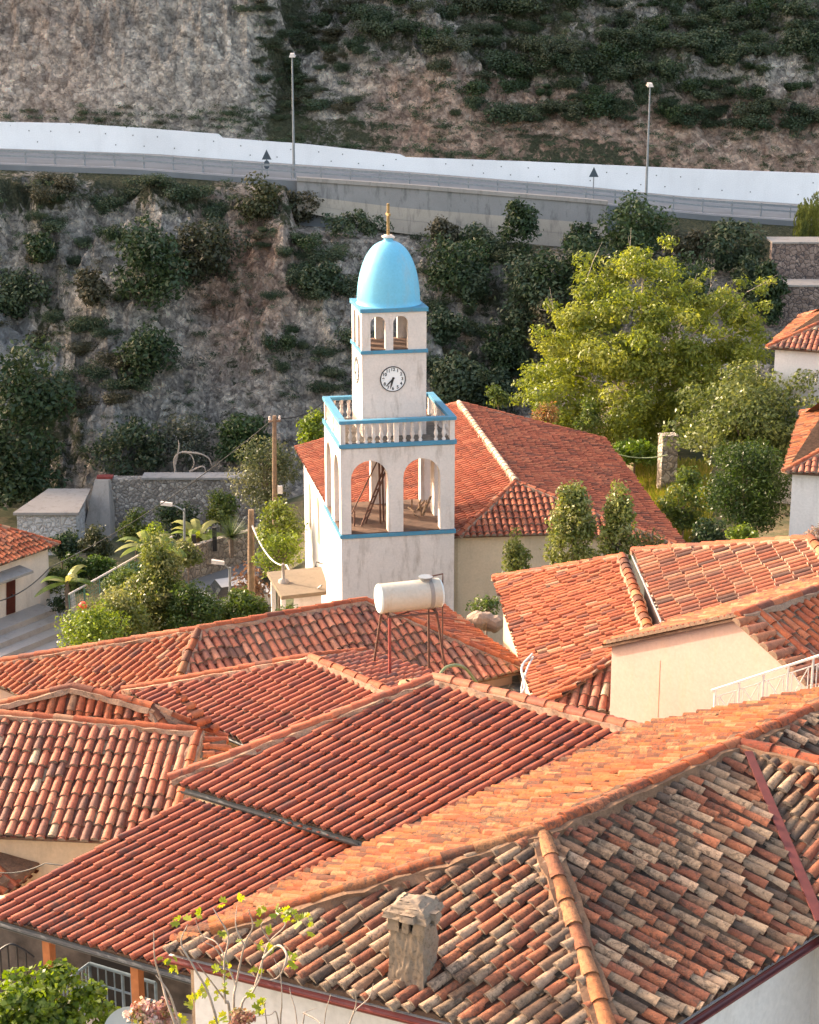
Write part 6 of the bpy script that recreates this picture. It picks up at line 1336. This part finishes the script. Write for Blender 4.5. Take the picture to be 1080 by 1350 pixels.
bush(340, 800, 445, 850, 60.5, 'low part of the soft green hedge under the concrete canopy', [(.06, .095, .016), (.08, .12, .02)], 3500, .13, 'hedge', 'hedge', ncl=40, cr=.4)
bush(96, 780, 215, 830, 70, 'reddish flowering patch of plants along the garden fence', [(.14, .10, .05), (.10, .11, .035), (.2, .12, .07)], 2600, .13, 'plants', 'flower_patch')
p = UD(110, 803, 69); mb = MB(); mb.lathe(p, [(.06, 0), (.16, .08), (.18, .2), (.08, .3)], 10); tag(mb.build('red_flower', plain('red_petals', (.7, .06, .03), .6), None, p), 'single bright red flower beside the white parapet wall', 'flower')
for b, Y_, lab, pal, sz in (((60, 700, 100, 740), 90, 'dark bush at the foot of the white stone shed', G_DARK, .2), ((150, 668, 205, 725), 93, 'shaded green bush against the stone retaining wall', G_MID, .2), ((205, 655, 262, 712), 95, 'ivy-dark bush climbing the stone retaining wall', G_DARK, .2), ((262, 640, 318, 700), 96, 'rough green bush against the right part of the retaining wall', G_MID, .2), ((180, 690, 225, 745), 86, 'yellow-green bush under the sloping street lamp', G_LIME, .18), ((225, 712, 268, 752), 80, 'leafy plant spilling over the lane wall', G_CIT, .16), ((135, 745, 190, 790), 78, 'mixed green bush against the green mesh fence', G_MID, .17), ((330, 690, 402, 765), 73, 'bright leafy bush in front of the church corner', G_LIME, .16), ((240, 690, 300, 728), 88, 'tangled green plants behind the lane wall', G_MID, .18), ((60, 745, 100, 790), 84, 'green shrub squeezed beside the white house wall', G_MID, .17)):
    bush(*b, Y_, lab, pal, 1900, sz)
# dead pale branches above the retaining wall
mb = MB(); Yb = 100.5; b = UD(232, 628, Yb)
for pts in ([(232, 628), (230, 605), (240, 596), (252, 600), (256, 612), (250, 622)], [(240, 596), (262, 598), (275, 604), (280, 615)], [(231, 612), (236, 590), (235, 580)], [(250, 622), (268, 615), (272, 628)]): mb.tube(spline([UD(*q, Yb) for q in pts], 5), [.07 - .05 * i / (5 * (len(pts) - 1)) for i in range(5 * (len(pts) - 1) + 1)], 5)
tag(mb.build('dead_branch', M['bark_pale'], None, b), 'bare pale looping branch standing on top of the stone retaining wall', 'branch')

# ------------------------------------------------------------------ terrace and garden under the porch, bottom left
mb = MB(); fl_ = [UZ(-120, 1300, 12.6), UZ(300, 1300, 12.6), UZ(300, 1460, 12.6), UZ(-120, 1460, 12.6)]; fl_[0][1] += 3; fl_[1][1] += 3
mb.prism([(p[0], p[1]) for p in fl_], 11.5, 12.6); tag(mb.build('terrace', M['step']), kind='structure')
Yk = 29.4
wk = thing('terrace_wall', (-4.5, Yk, 12.6), 'cream rendered wall with a dark damp foot at the back of the porch', 'wall'); a, b = UD(-60, 1235, Yk), UD(262, 1290, Yk)
mb = MB(); mb.box((a[0], Yk, 12.3), (b[0] - a[0], -.9, 0), (0, .25, 0), ZUP * 2.1); mb.build('wall', M['cream'], wk)
mb = MB(); mb.box((a[0], Yk - .02, 12.3), (b[0] - a[0], -.9, 0), (0, .02, 0), ZUP * 1.75); mb.build('damp_foot', plain('damp_dark_render', (.10, .08, .065), .95, 0, .6, 2.5, .4), wk)
c0_, c1_ = UD(120, 1255, 28.6), UD(186, 1305, 28.6); mb = MB(); mb.box((c0_[0], 28.55, c1_[2] - .4), (c1_[0] - c0_[0], 0, 0), (0, .2, 0), ZUP * (c0_[2] - c1_[2] + .4)); mb.build('dark_opening', M['dark'], wk)
bl_ = plain('pale_blue_railing_paint', (.16, .22, .26), .55, 0, .25, 6)
rr2 = thing('terrace_railing', tuple(UD(130, 1310, 27)), 'pale blue metal railing on the terrace under the red lean-to roof', 'railing')
ra_, rb_ = UD(78, 1300, 27), UD(118, 1270, 27.4); rc_ = UD(205, 1296, 27.0)
for nm, (p, q) in (('rail', (ra_, rb_)), ('rail', (rb_, rc_))):
    mb = MB(); mb.tube([p, q], .03, 6); mb.tube([p - ZUP * .35, q - ZUP * .35], .02, 6); mb.build(nm, bl_, rr2)
    for k in range(9): f = k / 8; w = p * (1 - f) + q * f; mb = MB(); mb.tube([w - ZUP * .9, w], .014 if k % 4 else .03, 5); mb.build('baluster', bl_, rr2)
ir = thing('iron_fence', tuple(UD(10, 1300, 27.5)), 'black wrought iron fence with an arched top at the bottom left corner', 'fence'); mb = MB()
mb.tube(spline([UD(-20, 1270, 27.5), UD(10, 1246, 27.5), UD(28, 1250, 27.5), UD(45, 1262, 27.5)]), .022, 6); mb.tube([UD(-20, 1290, 27.5), UD(48, 1290, 27.5)], .018, 5); mb.build('top_rail', M['black'], ir)
for px, py in ((0, 1252), (10, 1246), (22, 1247), (34, 1254)): mb = MB(); p = UD(px, py, 27.5); mb.tube([p, p - ZUP * 1.3], .016, 5); mb.build('bar', M['black'], ir)
# plastered corner pier of the near house
pc = UD(265, 1290, 18.2); mb = MB(); rough(mb, [np.array([pc[0] + a * .10, pc[1] + b * .10, 16.0]) for a, b in ((-1, -1), (1, -1), (1, 1), (-1, 1))], [np.array([pc[0] + a * .10, pc[1] + b * .10, 19.82]) for a, b in ((-1, -1), (1, -1), (1, 1), (-1, 1))], 10, .05, 60)
tag(mb.build('corner_pier', M['chimney'], None, (pc[0], pc[1], 16.0)), 'rough tan masonry pier at the left corner of the nearest house', 'pier')
# bush with round leaves
bush(-40, 1278, 152, 1400, 19.5, 'bright green round-leaved bush in the bottom left corner', [(.10, .16, .02), (.14, .20, .03), (.075, .12, .018)], 7000, .085, ncl=60, cr=.26, mat='leaf_big', hollow=.3, base=13.4, asp=.85, flat=.7)
# satellite dish
dc = UD(172, 1364, 16.5); dn = nrm(np.array([-.12, -1, .32])); dxx = nrm(np.cross(ZUP, dn)) * -1; dxx = nrm(np.cross(dn, ZUP)) * -1; dyy = np.cross(dn, dxx); dyy = dyy if dyy[2] > 0 else -dyy; dxx = np.cross(dyy, dn)
ds = thing('satellite_dish', tuple(dc - ZUP * .8), 'grey satellite dish with boxed lettering at the bottom edge, behind the blossoms', 'satellite dish'); mb = MB(); V = []; nr_ = 7; ns = 36; Rr = .285
for i in range(nr_ + 1):
    r_ = Rr * i / nr_
    for k in range(ns): a = 2 * math.pi * k / ns; V.append(dc + dxx * r_ * 1.02 * math.cos(a) + dyy * r_ * math.sin(a) + dn * (.055 * (i / nr_) ** 2 - .055))
F = [(i * ns + k, i * ns + (k + 1) % ns, (i + 1) * ns + (k + 1) % ns, (i + 1) * ns + k) for i in range(nr_) for k in range(ns)]
mb.idx(V, F, 0, (1, 1, 1), True); mb.idx([p - dn * .012 for p in V], [f[::-1] for f in F], 0, (1, 1, 1), True); mb.build('reflector', M['dish'], ds)
mb = MB(); mb.tube([dc - dn * .07, dc - dn * .16, dc - dn * .16 - ZUP * .8], .025, 7); mb.build('mount', M['grey_metal'], ds)
mb = MB(); mb.tube([dc - dyy * .28, dc + dn * .28 - dyy * .16], .012, 6); mb.tube([dc + dn * .25 - dyy * .17, dc + dn * .33 - dyy * .14], .03, 8); mb.build('receiver_arm', M['grey_metal'], ds)
tcn = dc + dyy * .155 + dxx * .06 + dn * -.020
text_mesh('DIGI', tcn + dn * .004, dxx, dyy, dn, .075, M['black'], ds, 'lettering', .02)
mb = MB(); hw, hh, e = .105, .040, .005
for x0, x1, y0, y1 in ((-hw, hw, hh - e, hh), (-hw, hw, -hh, -hh + e), (-hw, -hw + e, -hh + e, hh - e), (hw - e, hw, -hh + e, hh - e)): mb.face([tcn + dn * .004 + dxx * x + dyy * y for x, y in ((x0, y0), (x1, y0), (x1, y1), (x0, y1))])
mb.build('lettering_frame', M['black'], ds)
# fig tree with bare pale branches
Yf = 14.6; fig = thing('fig_tree', tuple(UD(320, 1460, Yf)), 'young fig tree with bare pale branches and few leaves before the nearest house', 'tree')
def zf_(x, y): return (200 + x / 3.6, 1130 + y / 3.6)
BR = [[(400, 1300), (370, 740), (350, 680), (345, 500), (365, 380), (320, 290), (290, 240)], [(400, 1300), (390, 720), (400, 610), (440, 420), (480, 330), (460, 250)], [(400, 1300), (420, 740), (480, 640), (530, 480), (560, 400), (630, 330), (625, 290)], [(530, 480), (600, 420), (640, 460), (630, 520), (600, 570), (560, 585)], [(400, 1300), (300, 740), (200, 520), (140, 410), (170, 320)], [(330, 1350), (100, 760), (50, 600), (15, 480), (10, 350)], [(330, 1350), (130, 780), (80, 640), (20, 560)], [(400, 610), (320, 420), (240, 370), (205, 290)], [(440, 420), (400, 330), (405, 230)], [(480, 640), (520, 560), (525, 480)], [(560, 400), (520, 330), (540, 300)], [(345, 500), (300, 430), (240, 400)], [(350, 680), (260, 560), (215, 500)],
      [(600, 1200), (612, 780), (618, 700), (612, 560), (580, 480)], [(640, 1200), (600, 770), (560, 750), (480, 760)], [(700, 1200), (690, 790), (660, 650), (655, 620)], [(640, 1200), (720, 780), (725, 740), (785, 715)], [(800, 1200), (820, 790), (850, 650)], [(900, 1200), (940, 790), (1030, 670), (1052, 600)], [(940, 790), (970, 700), (965, 640)], [(720, 740), (780, 770), (800, 790)], [(600, 1200), (540, 740), (540, 690)]]
g = random.Random(12); bro = plain('fig_bark', (.34, .27, .22), .8, 0, .3, 12, .3)
for i, br in enumerate(BR):
    dep = g.uniform(-.35, .35); pts = []
    for j, q in enumerate(br): p = UD(*zf_(*q), Yf + dep * min(1, j / 2) + g.uniform(-.04, .04)); pts.append(p)
    P_ = spline(pts, 5); n = len(P_); r0_ = .015 if i < 7 else .009; mb = MB(); mb.tube(P_, [r0_ * (1 - .72 * k / (n - 1)) for k in range(n)], 7); mb.build('branch', bro, fig)
    
V, C = [], []
g = np.random.default_rng(9)
for x, y, k in ((640, 255, 9), (610, 250, 5), (700, 285, 5), (735, 290, 3), (740, 340, 4), (540, 345, 4), (335, 365, 3), (515, 415, 4), (570, 430, 4), (665, 465, 5), (300, 525, 4), (355, 520, 5), (490, 545, 4), (250, 610, 5), (235, 640, 4), (535, 690, 6), (515, 715, 4), (95, 515, 3), (125, 515, 3), (335, 600, 3), (320, 655, 3), (410, 400, 2), (520, 245, 3), (150, 290, 3), (235, 285, 3), (125, 310, 2), (205, 660, 4), (175, 700, 5), (470, 640, 3), (660, 510, 3), (60, 500, 3), (330, 220, 3), (402, 190, 3), (300, 775, 6), (350, 760, 5), (130, 760, 4)):
    V, C = [], []
    for _ in range(k):
        c = UD(*zf_(x + g.normal(0, 14), y + g.normal(0, 11)), Yf + g.normal(0, .08)); col = np.array([(.20, .25, .03), (.28, .30, .04), (.15, .20, .025)][g.integers(3)]) * g.uniform(.8, 1.2)
        n_ = nrm(g.normal(size=3) + [0, -.6, .6]); t_ = nrm(np.cross(n_, g.normal(size=3))); b_ = np.cross(n_, t_); s_ = g.uniform(.038, .062)
        for an in (-1.0, -.35, .35, 1.0):          # four lobes of a fig leaf
            d_ = t_ * math.cos(an) + b_ * math.sin(an); e_ = np.cross(n_, d_); V.append([c, c + d_ * s_ * .6 + e_ * s_ * .28 - n_ * .004, c + d_ * s_ * (1.15 if abs(an) < .5 else .95), c + d_ * s_ * .6 - e_ * s_ * .28 - n_ * .004]); C.append(col)
    leaf_obj('foliage', np.array(V).reshape(-1, 3), np.array(C), M['leaf_big'], fig)
# pale pink dried blossoms
bb = clumps(UD(194, 1342, 15.4), .22, .16, .17, 22, .07, 77, .3); V, C = leaves(bb, 1500, .042, [(.60, .40, .34), (.50, .30, .25), (.30, .13, .10), (.66, .52, .46), (.20, .22, .05)], 78, .3, .9, .3, 0, .25)
bs_ = thing('blossom_shrub', tuple(UD(195, 1440, 15.4)), 'shrub of dried pale pink blossoms beside the satellite dish', 'shrub'); leaf_obj('blossom', V, C, M['petal'], bs_); mb = MB()
for k in range(9): b = bb[k * 2]; mb.tube([UD(200, 1460, 15.4), (UD(198, 1380, 15.4) + np.array(b[:3])) / 2, b[:3]], [.014, .009, .004], 5)
mb.build('stem', M['bark'], bs_)
bb = clumps(UD(318, 1345, 14.4), .12, .1, .09, 8, .05, 79, .3); V, C = leaves(bb, 420, .04, [(.42, .25, .18), (.30, .15, .11), (.22, .24, .06)], 80, .3, .9); leaf_obj('withered_blossom', V, C, M['petal'], fig)
